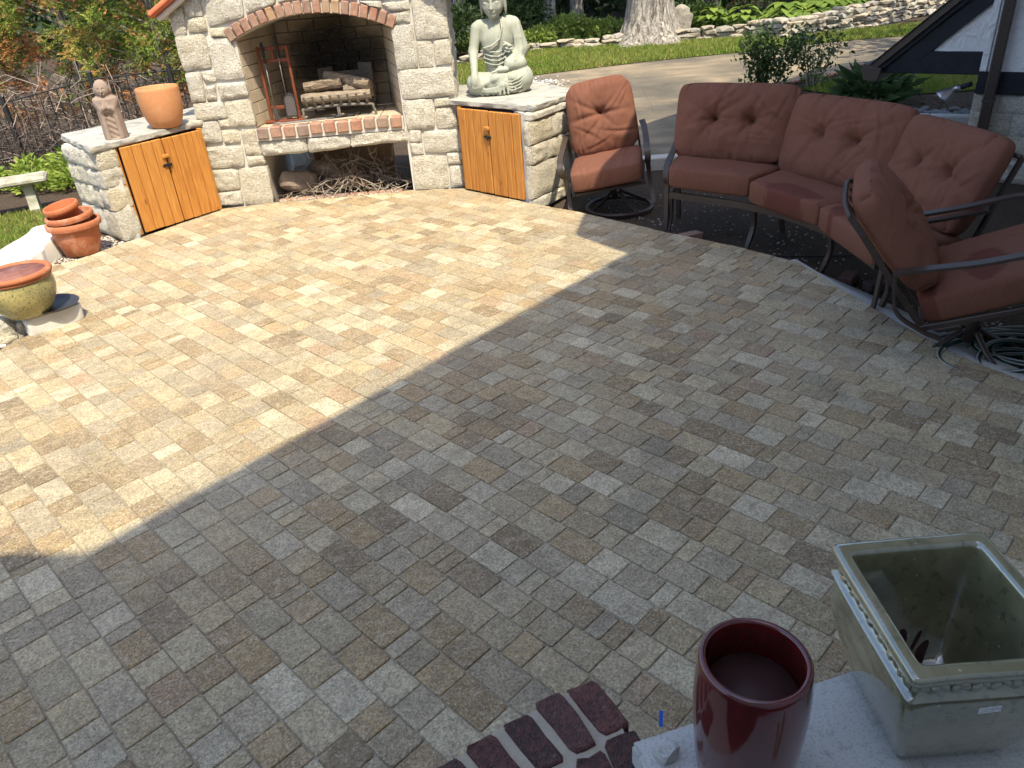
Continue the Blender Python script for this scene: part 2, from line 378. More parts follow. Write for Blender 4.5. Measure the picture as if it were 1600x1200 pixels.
def join(parts):
    V, F, n = [], [], 0
    for v, f in parts:
        v = np.asarray(v, float).reshape(-1, 3); V.append(v)
        F += [tuple(i + n for i in q) for q in (f.tolist() if isinstance(f, np.ndarray) else f)]
        n += len(v)
    return np.vstack(V), F
def xf(vf, loc=(0, 0, 0), rot=(0, 0, 0), scale=(1, 1, 1)):
    m = np.array(Euler(rot).to_matrix())
    return (np.asarray(vf[0]) * np.array(scale)) @ m.T + np.array(loc), vf[1]
def frame(vf, o, ax, ay, az):
    v = np.asarray(vf[0]); return v[:, :1] * np.array(ax) + v[:, 1:2] * np.array(ay) + v[:, 2:3] * np.array(az) + np.array(o), vf[1]
def box(x0, x1, y0, y1, z0, z1):
    return np.array([(x, y, z) for z in (z0, z1) for y in (y0, y1) for x in (x0, x1)], float), [(0, 2, 3, 1), (4, 5, 7, 6), (0, 1, 5, 4), (2, 6, 7, 3), (0, 4, 6, 2), (1, 3, 7, 5)]
def cbox(x0, x1, y0, y1, z0, z1, b=.004):
    """box with chamfered edges"""
    V, idx = [], {}
    X, Y, Z = (x0, x1), (y0, y1), (z0, z1)
    sg = (1, -1)
    for i in (0, 1):
        for j in (0, 1):
            for k_ in (0, 1):
                for a in range(3):
                    p = [X[i], Y[j], Z[k_]]
                    for q, s in ((0, sg[i]), (1, sg[j]), (2, sg[k_])):
                        if q != a: p[q] += b * s
                    idx[(i, j, k_, a)] = len(V); V.append(p)
    F = []
    g = lambda i, j, k_, a: idx[(i, j, k_, a)]
    for i in (0, 1):
        f = [g(i, 0, 0, 0), g(i, 1, 0, 0), g(i, 1, 1, 0), g(i, 0, 1, 0)]; F.append(tuple(f if i else f[::-1]))
        f = [g(0, i, 0, 1), g(1, i, 0, 1), g(1, i, 1, 1), g(0, i, 1, 1)]; F.append(tuple(f[::-1] if i else f))
        f = [g(0, 0, i, 2), g(1, 0, i, 2), g(1, 1, i, 2), g(0, 1, i, 2)]; F.append(tuple(f if i else f[::-1]))
    for i in (0, 1):
        for j in (0, 1):
            F.append((g(i, j, 0, 0), g(i, j, 1, 0), g(i, j, 1, 1), g(i, j, 0, 1)))
            F.append((g(i, 0, j, 0), g(i, 1, j, 0), g(i, 1, j, 2), g(i, 0, j, 2)))
            F.append((g(0, i, j, 1), g(1, i, j, 1), g(1, i, j, 2), g(0, i, j, 2)))
            for k_ in (0, 1): F.append((g(i, j, k_, 0), g(i, j, k_, 1), g(i, j, k_, 2)))
    return np.array(V, float), F
def lathe(prof, n=32, closed=False):
    V, F = [], []
    for r, z in prof:
        for i in range(n):
            a = 2 * math.pi * i / n; V.append((r * math.cos(a), r * math.sin(a), z))
    m = len(prof)
    for j in range(m - 1):
        for i in range(n):
            F.append((j * n + i, j * n + (i + 1) % n, (j + 1) * n + (i + 1) % n, (j + 1) * n + i))
    F.append(tuple(range(n))[::-1]); F.append(tuple((m - 1) * n + i for i in range(n)))
    return np.array(V, float), F
def frames(path, closed=False):
    P = np.asarray(path, float); n = len(P)
    T = np.zeros_like(P)
    for i in range(n):
        a, b = (P[(i - 1) % n], P[(i + 1) % n]) if closed else (P[max(i - 1, 0)], P[min(i + 1, n - 1)])
        T[i] = (b - a) / (np.linalg.norm(b - a) + 1e-9)
    return P, T
def tube(path, r=.01, n=8, closed=False, r1=None):
    P, T = frames(path, closed); m = len(P); V, F = [], []
    up = np.array((0, 0, 1.)) if abs(T[0][2]) < .9 else np.array((1., 0, 0))
    nrm = np.cross(T[0], up); nrm /= np.linalg.norm(nrm)
    for i in range(m):
        nrm = nrm - np.dot(nrm, T[i]) * T[i]; nrm /= (np.linalg.norm(nrm) + 1e-9)
        b = np.cross(T[i], nrm)
        rr = r[i] if hasattr(r, '__len__') else (r if r1 is None else r + (r1 - r) * i / (m - 1))
        for j in range(n):
            a = 2 * math.pi * j / n; V.append(P[i] + rr * (math.cos(a) * nrm + math.sin(a) * b))
    for i in range(m if closed else m - 1):
        for j in range(n):
            i2 = (i + 1) % m
            F.append((i * n + j, i * n + (j + 1) % n, i2 * n + (j + 1) % n, i2 * n + j))
    if not closed:
        F.append(tuple(range(n))[::-1]); F.append(tuple((m - 1) * n + j for j in range(n)))
    return np.array(V), F
def strap(path, side, wdt, th):
    """flat bar swept along a path; side = direction of its width"""
    P, T = frames(path); V, F = [], []
    s = np.asarray(side, float); s /= np.linalg.norm(s)
    for i in range(len(P)):
        si = s - np.dot(s, T[i]) * T[i]; si /= np.linalg.norm(si); nn = np.cross(T[i], si)
        e = .25 * th
        for a, b in ((-1, -1), (1, -1), (1, 1), (-1, 1)):
            V.append(P[i] + a * wdt / 2 * si + b * th / 2 * nn)
    for i in range(len(P) - 1):
        for j in range(4): F.append((i * 4 + j, i * 4 + (j + 1) % 4, i * 4 + 4 + (j + 1) % 4, i * 4 + 4 + j))
    F.append((3, 2, 1, 0)); m = len(P) * 4 - 4; F.append((m, m + 1, m + 2, m + 3))
    return np.array(V), F
def spline(pts, n=8):
    P = [Vector(p) for p in pts]; out = []
    for i in range(len(P) - 1):
        p0, p1, p2, p3 = P[max(i - 1, 0)], P[i], P[i + 1], P[min(i + 2, len(P) - 1)]
        for j in range(n):
            t = j / n; out.append(.5 * ((2 * p1) + (p2 - p0) * t + (2 * p0 - 5 * p1 + 4 * p2 - p3) * t * t + (3 * p1 - p0 - 3 * p2 + p3) * t ** 3))
    out.append(P[-1]); return [tuple(p) for p in out]
_tab = rng.random((64, 64, 64))
def vnoise(p, s=1.):
    """cheap trilinear value noise on an array of points, -1..1"""
    q = np.asarray(p, float) * s; i = np.floor(q).astype(int); f = q - i; f = f * f * (3 - 2 * f)
    r = 0
    for a in (0, 1):
        for b in (0, 1):
            for c in (0, 1):
                wgt = (f[..., 0] if a else 1 - f[..., 0]) * (f[..., 1] if b else 1 - f[..., 1]) * (f[..., 2] if c else 1 - f[..., 2])
                r = r + wgt * _tab[(i[..., 0] + a) & 63, (i[..., 1] + b) & 63, (i[..., 2] + c) & 63]
    return r * 2 - 1
def prism(poly, z0, z1):
    n = len(poly); V = [(x, y, z0) for x, y in poly] + [(x, y, z1) for x, y in poly]
    return np.array(V, float), [tuple(range(n))[::-1], tuple(range(n, 2 * n))] + [(i, (i + 1) % n, n + (i + 1) % n, n + i) for i in range(n)]
def sheet(poly, z): return np.array([(x, y, z) for x, y in poly], float), [tuple(range(len(poly)))]
_ico = {}
def ico(sub=2):
    if sub not in _ico:
        bm = bmesh.new(); bmesh.ops.create_icosphere(bm, subdivisions=sub, radius=1)
        bm.verts.ensure_lookup_table()
        _ico[sub] = (np.array([v.co[:] for v in bm.verts]), [tuple(v.index for v in f.verts) for f in bm.faces]); bm.free()
    return _ico[sub]
def rock(loc, size, seed, sub=2, rough=.25, rz=0., blocky=.0):
    V, F = ico(sub); V = V.copy()
    if blocky: V = np.sign(V) * np.abs(V) ** (1 - blocky)
    V = V * (1 + rough * vnoise(V + seed * 7.3, 1.3) + rough * .5 * vnoise(V + seed * 3.1, 2.9))[:, None]
    c, s = math.cos(rz), math.sin(rz)
    V = V * np.array(size); V = np.c_[V[:, 0] * c - V[:, 1] * s, V[:, 0] * s + V[:, 1] * c, V[:, 2]]
    return V + np.array(loc), F
def stone_block(quad, o, ax, an, proud=.03, depth=.06, seed=0, nu=9, nv=7):
    """rough-faced block: quad = TL,TR,BR,BL in (s,z); o origin, ax the wall's direction, an outward normal"""
    q = np.array(quad, float).reshape(4, 2)
    ctr = q.mean(0)
    us, vs_ = np.linspace(0, 1, nu), np.linspace(0, 1, nv)
    U, Vv = np.meshgrid(us, vs_, indexing='ij')
    pt = ((1 - U) * (1 - Vv))[..., None] * q[0] + (U * (1 - Vv))[..., None] * q[1] + (U * Vv)[..., None] * q[2] + ((1 - U) * Vv)[..., None] * q[3]
    # round the corners and roughen the outline
    e = np.maximum(np.abs(2 * U - 1), np.abs(2 * Vv - 1)); cn = (np.abs(2 * U - 1) ** 6) * (np.abs(2 * Vv - 1) ** 6)
    pt = ctr + (pt - ctr) * (1 - .05 * cn)[..., None]
    pt = pt + .005 * np.sign(pt - ctr) * (e > .99)[..., None]
    p3 = np.stack([pt[..., 0] * 9, pt[..., 1] * 9, np.full(U.shape, seed * 1.7)], -1)
    pt = pt + .006 * np.stack([vnoise(p3, 1.3), vnoise(p3 + 9, 1.3)], -1) * (e > .9)[..., None]
    hgt = proud * (1 - np.clip((e - .72) / .28, 0, 1) ** 2.5 * .42) + .008 * vnoise(p3, .9) + .011 * vnoise(p3 + 31, 2.4) + .006 * vnoise(p3 + 70, 5) + proud * .2 * vnoise(p3 + 50, .35)
    hgt = np.where(e > .99, np.minimum(hgt, proud * .55), hgt)
    o, ax, an = (np.array(t, float) for t in (o, ax, an)); zz = np.array((0, 0, 1.))
    W = o + pt[..., :1] * ax + pt[..., 1:] * zz + hgt[..., None] * an
    V = W.reshape(-1, 3).tolist(); F = []
    for i in range(nu - 1):
        for j in range(nv - 1):
            F.append((i * nv + j, i * nv + j + 1, (i + 1) * nv + j + 1, (i + 1) * nv + j))
    ring = [i * nv for i in range(nu)] + [(nu - 1) * nv + j for j in range(1, nv)] + [i * nv + nv - 1 for i in range(nu - 2, -1, -1)] + [j for j in range(nv - 2, 0, -1)]
    b0 = len(V)
    for r_ in ring:
        pp = np.array(V[r_]); h_ = np.dot(pp - o, an); V.append((pp - an * (h_ + depth)).tolist())
    n = len(ring)
    for i in range(n): F.append((ring[i], ring[(i + 1) % n], b0 + (i + 1) % n, b0 + i))
    return np.array(V), F
# ================================================================ ground, driveway, lawns
GZ = -.10
struct('ground', sheet([(-260, -120), (260, -120), (260, 320), (-260, 320)], GZ - .012), 'soil')
DRIVE = [(.95, 7.9), (2.3, 8.6), (3.3, 10.3), (4.08, 12.7), (5.32, 13.3), (6.63, 14.06), (9.5, 14.9), (16, 16), (30, 20), (30, 24), (16, 19.6), (9.6, 17.9), (7.9, 17.9), (5.83, 17.5), (3.3, 17.2), (1.05, 16.6), (.2, 16.0), (.35, 12)]
struct('driveway', sheet(DRIVE, GZ), 'asphalt')
LAWN_B = [(-4, 15.5), (.15, 15.9), (1.05, 16.65), (3.3, 17.25), (5.83, 17.55), (7.9, 17.95), (9.6, 17.95), (11, 18.4), (11, 20), (8.0, 19.6), (6.7, 20.2), (4.7, 20.7), (3.3, 20.9), (1.2, 21.4), (-.5, 19.6), (-4, 19.2)]
struct('lawn', sheet(LAWN_B, GZ + .006), 'lawn_ground')
LAWN_L = [(-9, 5), (-3.95, 5.0), (-4.1, 6.6), (-4.2, 7.6), (-4.45, 8.6), (-5.2, 8.8), (-6.5, 8.3), (-9, 8.2)]
struct('lawn', sheet(LAWN_L, GZ + .006), 'lawn_ground')
LAWN_R = [(5.3, 11.3), (8.5, 11.0), (10, 13.6), (7.5, 13.9), (6.2, 13.3), (4.9, 12.4)]
struct('lawn', sheet(LAWN_R, GZ + .006), 'lawn_ground')

def grass(name, poly, n, h, label, z=GZ, dens=None):
    poly = np.array(poly); lo, hi = poly.min(0), poly.max(0)
    pts = []
    while len(pts) < n:
        p = lo + (hi - lo) * rng.random((n, 2))
        ins = np.zeros(len(p), bool); j = len(poly) - 1
        for i in range(len(poly)):
            xi, yi = poly[i]; xj, yj = poly[j]
            ins ^= ((yi > p[:, 1]) != (yj > p[:, 1])) & (p[:, 0] < (xj - xi) * (p[:, 1] - yi) / (yj - yi + 1e-12) + xi); j = i
        pts += p[ins].tolist()
    p = np.array(pts[:n]); a = rng.random(n) * 6.283; hh = h * (.5 + .8 * rng.random(n)); wd = h * .16
    lean = rng.normal(0, .45, (n, 2)) * hh[:, None]
    b = np.c_[p, np.full(n, z)]; dx = np.c_[np.cos(a), np.sin(a), np.zeros(n)] * wd
    tip = b + np.c_[lean, hh]
    V = np.stack([b - dx, b + dx, tip], 1).reshape(-1, 3)
    F = np.arange(3 * n).reshape(n, 3)
    t = vnoise(np.c_[p, np.zeros(n)], .8)[:, None] * .5 + .5; r = rng.random((n, 1))
    c = (1 - t) * np.array((.14, .22, .03)) + t * np.array((.24, .27, .06)); c = np.where(r > .84, np.array((.36, .29, .11)), c * (.7 + .6 * rng.random((n, 1))))
    o = mesh(name, (V, F), 'grass', col=np.repeat(c, 3, 0)); return tag(o, label, 'grass', kind='stuff')
grass('grass', LAWN_B, 60000, .085, 'mown green grass strip in front of the dry stone wall')
grass('grass', LAWN_L, 26000, .05, 'mown grass beside the curved white wall')
grass('grass', LAWN_R, 16000, .06, 'shaded grass patch under the low gable eave')

# ================================================================ patio
PATIO = [(-3.55, .2), (-3.45, 4.4), (-3.28, 4.86), (-3.06, 5.06), (-3.46, 5.36), (-3.70, 5.8), (-3.84, 6.15), (-3.88, 6.33), (-3.72, 6.42), (-3.60, 6.58), (-3.42, 6.84), (-2.82, 7.74), (-2.2, 7.84), (-1.5, 7.88), (-.85, 7.86), (-.32, 7.74), (.33, 6.99), (.70, 6.63), (1.34, 5.86), (1.77, 5.40), (2.08, 4.98), (2.19, 4.36), (2.29, 3.82), (2.40, 3.42), (2.60, 3.02), (3.0, 2.3), (2.6, .9), (1.0, -.2)]
patio = struct('patio', prism(PATIO, GZ - .05, -.0062), 'joint_sand')
# concrete haunch along the exposed right edge
hp = [(2.06, 5.06), (2.19, 4.36), (2.29, 3.82), (2.40, 3.42), (2.60, 3.02)]
V, F = [], []
for i, (x, y) in enumerate(hp):
    wd_ = (.03, .17, .20, .19, .17)[i]
    V += [(x - .02, y, -.014), (x + .04, y + .010, -.012), (x + wd_, y + .02, -.034 - .006 * (i % 2)), (x + wd_ + .03, y + .02, GZ - .03)]
for i in range(len(hp) - 1):
    for j in range(3): F.append((i * 4 + j, i * 4 + j + 1, i * 4 + j + 5, i * 4 + j + 4))
struct('patio_edge', (np.array(V), F), 'concrete', smooth=True)

def clip(subject, clipper):
    out = subject
    for i in range(len(clipper)):
        a, b = clipper[i], clipper[(i + 1) % len(clipper)]
        inp, out = out, []
        side = lambda p: (b[0] - a[0]) * (p[1] - a[1]) - (b[1] - a[1]) * (p[0] - a[0])
        for j in range(len(inp)):
            p, q = inp[j - 1], inp[j]; sp, sq = side(p), side(q)
            if (sp >= 0) != (sq >= 0):
                t = sp / (sp - sq); out.append((p[0] + t * (q[0] - p[0]), p[1] + t * (q[1] - p[1])))
            if sq >= 0: out.append(q)
        if not out: return []
    return out
def parea(p): return .5 * sum(p[i - 1][0] * p[i][1] - p[i][0] * p[i - 1][1] for i in range(len(p)))
BD = np.array((.690, -.724)); BN = np.array((.724, .690))
BW = .1255
PAT_CCW = PATIO if parea(PATIO) > 0 else PATIO[::-1]
pavers = []
prnd = random.Random(11)
for ib in range(-20, 75):
    t0 = ib * BW
    s = -9 + prnd.random() * .2
    while s < 6:
        L = prnd.choices((.066, .098, .126, .158, .190, .205), (.13, .10, .26, .16, .25, .10))[0]
        s0, s1 = s, s + L; s = s1
        j = .0016
        cs = [BD * a + BN * b for a, b in ((s0 + j, t0 + j), (s1 - j, t0 + j), (s1 - j, t0 + BW - j), (s0 + j, t0 + BW - j))]
        ctr = sum(cs) / 4
        if not (-4 < ctr[0] < 3.4 and .9 < ctr[1] < 8.2): continue
        qd = [tuple(c_) for c_ in cs]
        if parea(qd) < 0: qd = qd[::-1]
        ins = clip(PAT_CCW, qd)
        if len(ins) < 3 or abs(parea(ins)) < .0006: continue
        full = abs(parea(ins) - parea(qd)) < 1e-6
        pavers.append((qd if full else ins, full))
PCOL = [((.36, .29, .175), 3.0), ((.39, .33, .215), 3.0), ((.31, .225, .12), 2.4), ((.43, .38, .265), 2.0), ((.26, .188, .105), 1.5), ((.32, .275, .195), 2.4), ((.22, .165, .10), .5), ((.34, .235, .145), .3), ((.46, .41, .30), 1.3)]
def paver_mesh(poly, full, rd):
    z = rd.uniform(-.0018, .0018); tx, ty = rd.gauss(0, .004), rd.gauss(0, .004)
    n = len(poly); cx = sum(p[0] for p in poly) / n; cy = sum(p[1] for p in poly) / n
    def ring(k_, dz): return [(cx + (x - cx) * (1 - k_ / max(.02, math.hypot(x - cx, y - cy))), cy + (y - cy) * (1 - k_ / max(.02, math.hypot(x - cx, y - cy))), z + dz + (x - cx) * tx + (y - cy) * ty) for x, y in poly]
    if full:   # knock the corners off: eight-sided outline
        pp = []
        for i in range(n):
            a, b, c_ = poly[i - 1], poly[i], poly[(i + 1) % n]
            for q in (a, c_):
                d = math.hypot(q[0] - b[0], q[1] - b[1]); k_ = rd.uniform(.003, .010) / d
                pp.append((b[0] + (q[0] - b[0]) * k_, b[1] + (q[1] - b[1]) * k_))
        poly = pp; n = len(poly)
    V = ring(.0055, 0) + ring(.0018, -.0018) + ring(0, -.006) + ring(0, -.05)
    F = [tuple(range(n))]
    for r_ in range(3):
        for i in range(n): F.append((r_ * n + i, (r_ + 1) * n + i, (r_ + 1) * n + (i + 1) % n, r_ * n + (i + 1) % n))
    base = rd.choices([c_ for c_, _ in PCOL], [w_ for _, w_ in PCOL])[0]; g_ = rd.uniform(.76, 1.20)
    return V, F, (base[0] * g_, base[1] * g_, base[2] * g_, rd.random())
scored = []
for i, (poly, full) in enumerate(pavers):
    n = len(poly); cx = sum(p[0] for p in poly) / n; cy = sum(p[1] for p in poly) / n
    pr = [project((x, y, 0)) for x, y in poly]; u, v_, d_ = project((cx, cy, 0))
    vis = 0 < u < 1600 and 0 < v_ < 1200 and not (u > 1060 and v_ > 960) and not (u > 1290 and v_ > 830) and not (u > 690 and v_ > 1080 + (990 - u) * .35)
    scored.append((abs(parea([(q[0], q[1]) for q in pr])) if vis and d_ > 0 else 0, i))
top = set(i for s_, i in sorted(scored, reverse=True)[:300])
rest_V, rest_F, rest_C = [], [], []
for i, (poly, full) in enumerate(pavers):
    Vp, Fp, cp = paver_mesh(poly, full, prnd)
    if i in top: mesh('paver', (Vp, Fp), 'paver', patio, col=np.array(cp))
    else:
        n0 = len(rest_V); rest_V += Vp; rest_F += [tuple(q + n0 for q in f) for f in Fp]; rest_C += [cp] * len(Vp)
o = mesh('paver_field', (rest_V, rest_F), 'paver', patio, col=np.array(rest_C)); o['kind'] = 'stuff'
# loose grit along the joints and in the shade
V, F = [], []
iv, if_ = ico(1)
PX = np.array(PAT_CCW)
for i in range(700):
    x, y = rng.uniform(-3.2, 2.2), rng.uniform(1.2, 7.4)
    r_ = rng.uniform(.0015, .0038); n0 = len(V)
    if not clip([(x - .01, y - .01), (x + .01, y - .01), (x + .01, y + .01), (x - .01, y + .01)], PAT_CCW) and False: continue
    oct_ = np.array([(r_, 0, 0), (-r_, 0, 0), (0, r_, 0), (0, -r_, 0), (0, 0, r_ * .8), (0, 0, -r_ * .8)]) + (x, y, r_ * .6)
    V += oct_.tolist(); F += [tuple(n0 + t for t in q) for q in ((0, 2, 4), (2, 1, 4), (1, 3, 4), (3, 0, 4), (2, 0, 5), (1, 2, 5), (3, 1, 5), (0, 3, 5))]
o = mesh('grit', (V, F), 'gravel', patio); o['kind'] = 'stuff'
# ================================================================ fireplace
FY = 7.82
fp = thing('stone_fireplace', 'pale limestone outdoor fireplace with brick arch and raised firebox', 'fireplace', (-1.58, FY, 0))
STONES=[[-2.839,1.786,-2.716,1.845,-2.738,1.624,-2.834,1.62],
[-2.691,1.911,-2.538,1.916,-2.551,1.765,-2.693,1.759],
[-2.699,1.739,-2.538,1.748,-2.539,1.635,-2.712,1.633],
[-2.489,1.927,-2.157,1.902,-2.182,1.731,-2.511,1.671],
[-2.129,1.9,-1.854,1.88,-1.878,1.798,-2.135,1.754],
[-2.507,1.644,-2.375,1.65,-2.365,1.573,-2.512,1.579],
[-2.826,1.609,-2.582,1.606,-2.579,1.33,-2.832,1.316],
[-2.569,1.567,-2.357,1.557,-2.293,1.211,-2.561,1.215],
[-2.822,1.287,-2.694,1.288,-2.721,1.031,-2.809,1.027],
[-2.688,1.288,-2.572,1.29,-2.57,1.205,-2.677,1.196],
[-2.693,1.157,-2.593,1.166,-2.614,1.04,-2.696,1.035],
[-2.567,1.17,-2.303,1.172,-2.303,1.045,-2.571,1.037],
[-2.794,1.014,-2.561,1.007,-2.554,0.864,-2.78,0.864],
[-2.543,1.005,-2.3,1.01,-2.294,0.777,-2.545,0.779],
[-2.775,0.834,-2.656,0.836,-2.653,0.653,-2.79,0.64],
[-2.642,0.841,-2.553,0.846,-2.545,0.779,-2.64,0.775],
[-2.636,0.744,-2.485,0.744,-2.488,0.628,-2.635,0.627],
[-2.449,0.735,-2.305,0.729,-2.299,0.487,-2.458,0.494],
[-2.789,0.596,-2.485,0.59,-2.501,0.397,-2.792,0.395],
[-2.454,0.481,-2.302,0.475,-2.288,0.398,-2.463,0.393],
[-2.791,0.376,-2.578,0.371,-2.602,0.173,-2.78,0.168],
[-2.561,0.363,-2.281,0.372,-2.296,-0.006,-2.58,-0.001],
[-2.781,0.142,-2.602,0.146,-2.611,0.008,-2.776,0.009],
[-0.618,1.782,-0.344,1.761,-0.343,1.413,-0.621,1.412],
[-0.902,1.73,-0.653,1.743,-0.657,1.669,-0.824,1.666],
[-0.814,1.649,-0.665,1.654,-0.665,1.573,-0.803,1.568],
[-0.843,1.538,-0.651,1.54,-0.641,1.173,-0.837,1.171],
[-0.623,1.396,-0.492,1.386,-0.495,1.167,-0.623,1.172],
[-0.462,1.383,-0.345,1.396,-0.333,1.189,-0.462,1.182],
[-0.828,1.154,-0.337,1.149,-0.347,0.895,-0.822,0.898],
[-0.83,0.881,-0.537,0.875,-0.551,0.611,-0.812,0.614],
[-0.519,0.868,-0.387,0.875,-0.37,0.802,-0.516,0.796],
[-0.517,0.784,-0.36,0.783,-0.342,0.606,-0.521,0.596],
[-0.808,0.595,-0.693,0.598,-0.696,0.481,-0.811,0.484],
[-0.812,0.472,-0.704,0.469,-0.691,0.367,-0.807,0.371],
[-0.664,0.577,-0.339,0.569,-0.342,0.364,-0.67,0.378],
[-0.811,0.346,-0.476,0.324,-0.481,0.0,-0.817,0.015],
[-0.455,0.342,-0.332,0.338,-0.343,0.237,-0.447,0.239],
[-0.443,0.219,-0.326,0.216,-0.335,0.001,-0.448,0.004],
[-1.108,1.772,-0.911,1.752,-0.919,1.699,-1.015,1.728],
[-1.835,1.90,-1.50,1.90,-1.50,1.835,-1.83,1.815],[-1.48,1.91,-1.13,1.92,-1.12,1.79,-1.48,1.835],[-1.10,1.91,-.67,1.91,-.66,1.77,-1.09,1.79],
[-2.62,2.12,-2.2,2.16,-2.2,1.95,-2.62,1.94],[-2.17,2.16,-1.7,2.18,-1.7,1.93,-2.17,1.93],[-1.67,2.18,-1.2,2.18,-1.2,1.94,-1.67,1.92],[-1.17,2.18,-.75,2.16,-.75,1.94,-1.17,1.94],[-.72,2.02,-.5,1.93,-.5,1.81,-.72,1.81]]
ZF = .745                       # hearth level
AX, AZ, HS, RISE = -1.586, 1.534, .734, .172
AR = (HS ** 2 + RISE ** 2) / (2 * RISE); AC = AZ + RISE - AR
y0, y1 = FY + .012, 8.92
XL, XR = -2.835, -.325
parts = [box(XL, -2.305, y0, y1, GZ - .05, 1.534), box(-.845, XR, y0, y1, GZ - .05, 1.534)]
na = 24; aa = math.asin(HS / AR); arc = [(AX + AR * math.sin(t), AC + AR * math.cos(t)) for t in np.linspace(-aa, aa, na + 1)]
# masonry over the arch, shoulders sloping to the stack
def topz(x): return min(1.80 + (x - XL) * .58, 1.80 + (XR - x) * .58, 2.45)
xs = [XL] + [p[0] for p in arc] + [XR]
V, F = [], []
low = [1.534] + [p[1] for p in arc] + [1.534]
for x, lz in zip(xs, low):
    tz = topz(x); V += [(x, y0, lz), (x, y0, tz), (x, y1, tz), (x, y1, lz)]
for i in range(len(xs) - 1):
    for j in range(4): F.append((i * 4 + j, i * 4 + (j + 1) % 4, i * 4 + 4 + (j + 1) % 4, i * 4 + 4 + j))
F += [(0, 1, 2, 3), tuple(4 * (len(xs) - 1) + j for j in (3, 2, 1, 0))]
parts.append((np.array(V), F))
parts += [box(-2.11, -1.05, y0 + .1, y1 - .1, 2.3, 3.6), box(-2.30, -.85, y0 + .05, y1 - .02, .50, .60)]
mesh('mortar_core', join(parts), 'mortar', fp)
for i, q in enumerate(STONES):
    q = list(q)
    if 5 < i < 40 or i < 2:
        for j in (0, 2, 4, 6):
            if q[j] < -2.76: q[j] = XL - .012
            if q[j] > -.36: q[j] = XR + .008
    big_ = abs(q[2] - q[0]) * abs(q[1] - q[7]) > .03
    mesh('stone', stone_block(q, (0, y0 - .004, 0), (1, 0, 0), (0, -1, 0), .034 if big_ else .030, .05, i, 11 if big_ else 8, 9 if big_ else 7), 'limestone', fp, smooth=True, auto=50)
# stones on the right return (seen at a slant) and on the left return
def side_wall(name_parent, x, ya, yb, za, zb, nx, seed, rows=None):
    rd = random.Random(seed); z = za; k_ = 0
    while z < zb - .04:
        hgt_ = min(rd.uniform(.15, .27), zb - z); y = ya
        if zb - z - hgt_ < .07: hgt_ = zb - z
        while y < yb - .03:
            L = min(rd.uniform(.18, .42), yb - y)
            if yb - y - L < .1: L = yb - y
            g_ = .008
            if nx > 0: q = [y + g_, z + hgt_ - g_, y + L - g_, z + hgt_ - g_, y + L - g_, z + g_, y + g_, z + g_]
            else: q = [y + g_, z + hgt_ - g_, y + L - g_, z + hgt_ - g_, y + L - g_, z + g_, y + g_, z + g_]
            mesh('stone', stone_block(q, (x, 0, 0), (0, 1, 0), (nx, 0, 0), .028, .04, seed + k_, 8, 7), 'limestone', name_parent, smooth=True, auto=50)
            y += L; k_ += 1
        z += hgt_
side_wall(fp, XR - .002, FY + .02, 8.9, 0, 1.80, 1, 300)
side_wall(fp, XL + .002, FY + .02, 8.9, 0, 1.78, -1, 400)
# lintel under the hearth: three long rough stones
for i, q in enumerate([(-2.30, .615, -1.835, .615, -1.845, .475, -2.285, .478), (-1.815, .615, -1.402, .62, -1.412, .49, -1.83, .47), (-1.385, .62, -.835, .625, -.832, .505, -1.40, .49)]):
    mesh('lintel_stone', stone_block(q, (0, y0 + .006, 0), (1, 0, 0), (0, -1, 0), .048, .2, 70 + i, 18, 8), 'limestone', fp, smooth=True, auto=50)
# arch bricks
nb = 19; t1 = math.asin(.765 / AR)
for i in range(nb):
    ta = -t1 + 2 * t1 * (i + .5) / nb; hw = t1 / nb * (AR + .05) * .80
    ct = (AX + (AR + .058) * math.sin(ta), AC + (AR + .058) * math.cos(ta))
    b = cbox(-hw, hw, -.02 - .006 * random.random(), .10, -.056, .056, .007)
    b = (b[0] + .003 * vnoise(b[0] + i, 30)[:, None], b[1])
    mesh('arch_brick', frame(b, (ct[0], FY - .004, ct[1]), (math.cos(ta), 0, -math.sin(ta)), (0, 1, 0), (math.sin(ta), 0, math.cos(ta))), 'brick', fp)
# hearth bricks
nh = 11; x0h, x1h = -2.30, -.852
for i in range(nh):
    wdt = (x1h - x0h) / nh; xc = x0h + wdt * (i + .5); hz = ZF + .006 * math.sin(i * 1.7) + .01 * i / nh
    b = cbox(-wdt / 2 + .011, wdt / 2 - .011, -.055 - .01 * random.random(), .05, -.105, 0, .011)
    b = (b[0] + .004 * vnoise(b[0] + i * 3, 25)[:, None], b[1])
    mesh('hearth_brick', xf(b, (xc, FY, hz), (0, 0, random.gauss(0, .02))), 'brick', fp)
mesh('hearth_mortar', box(-2.302, -.848, FY - .035, FY + .06, .62, ZF - .012), 'mortar', fp)
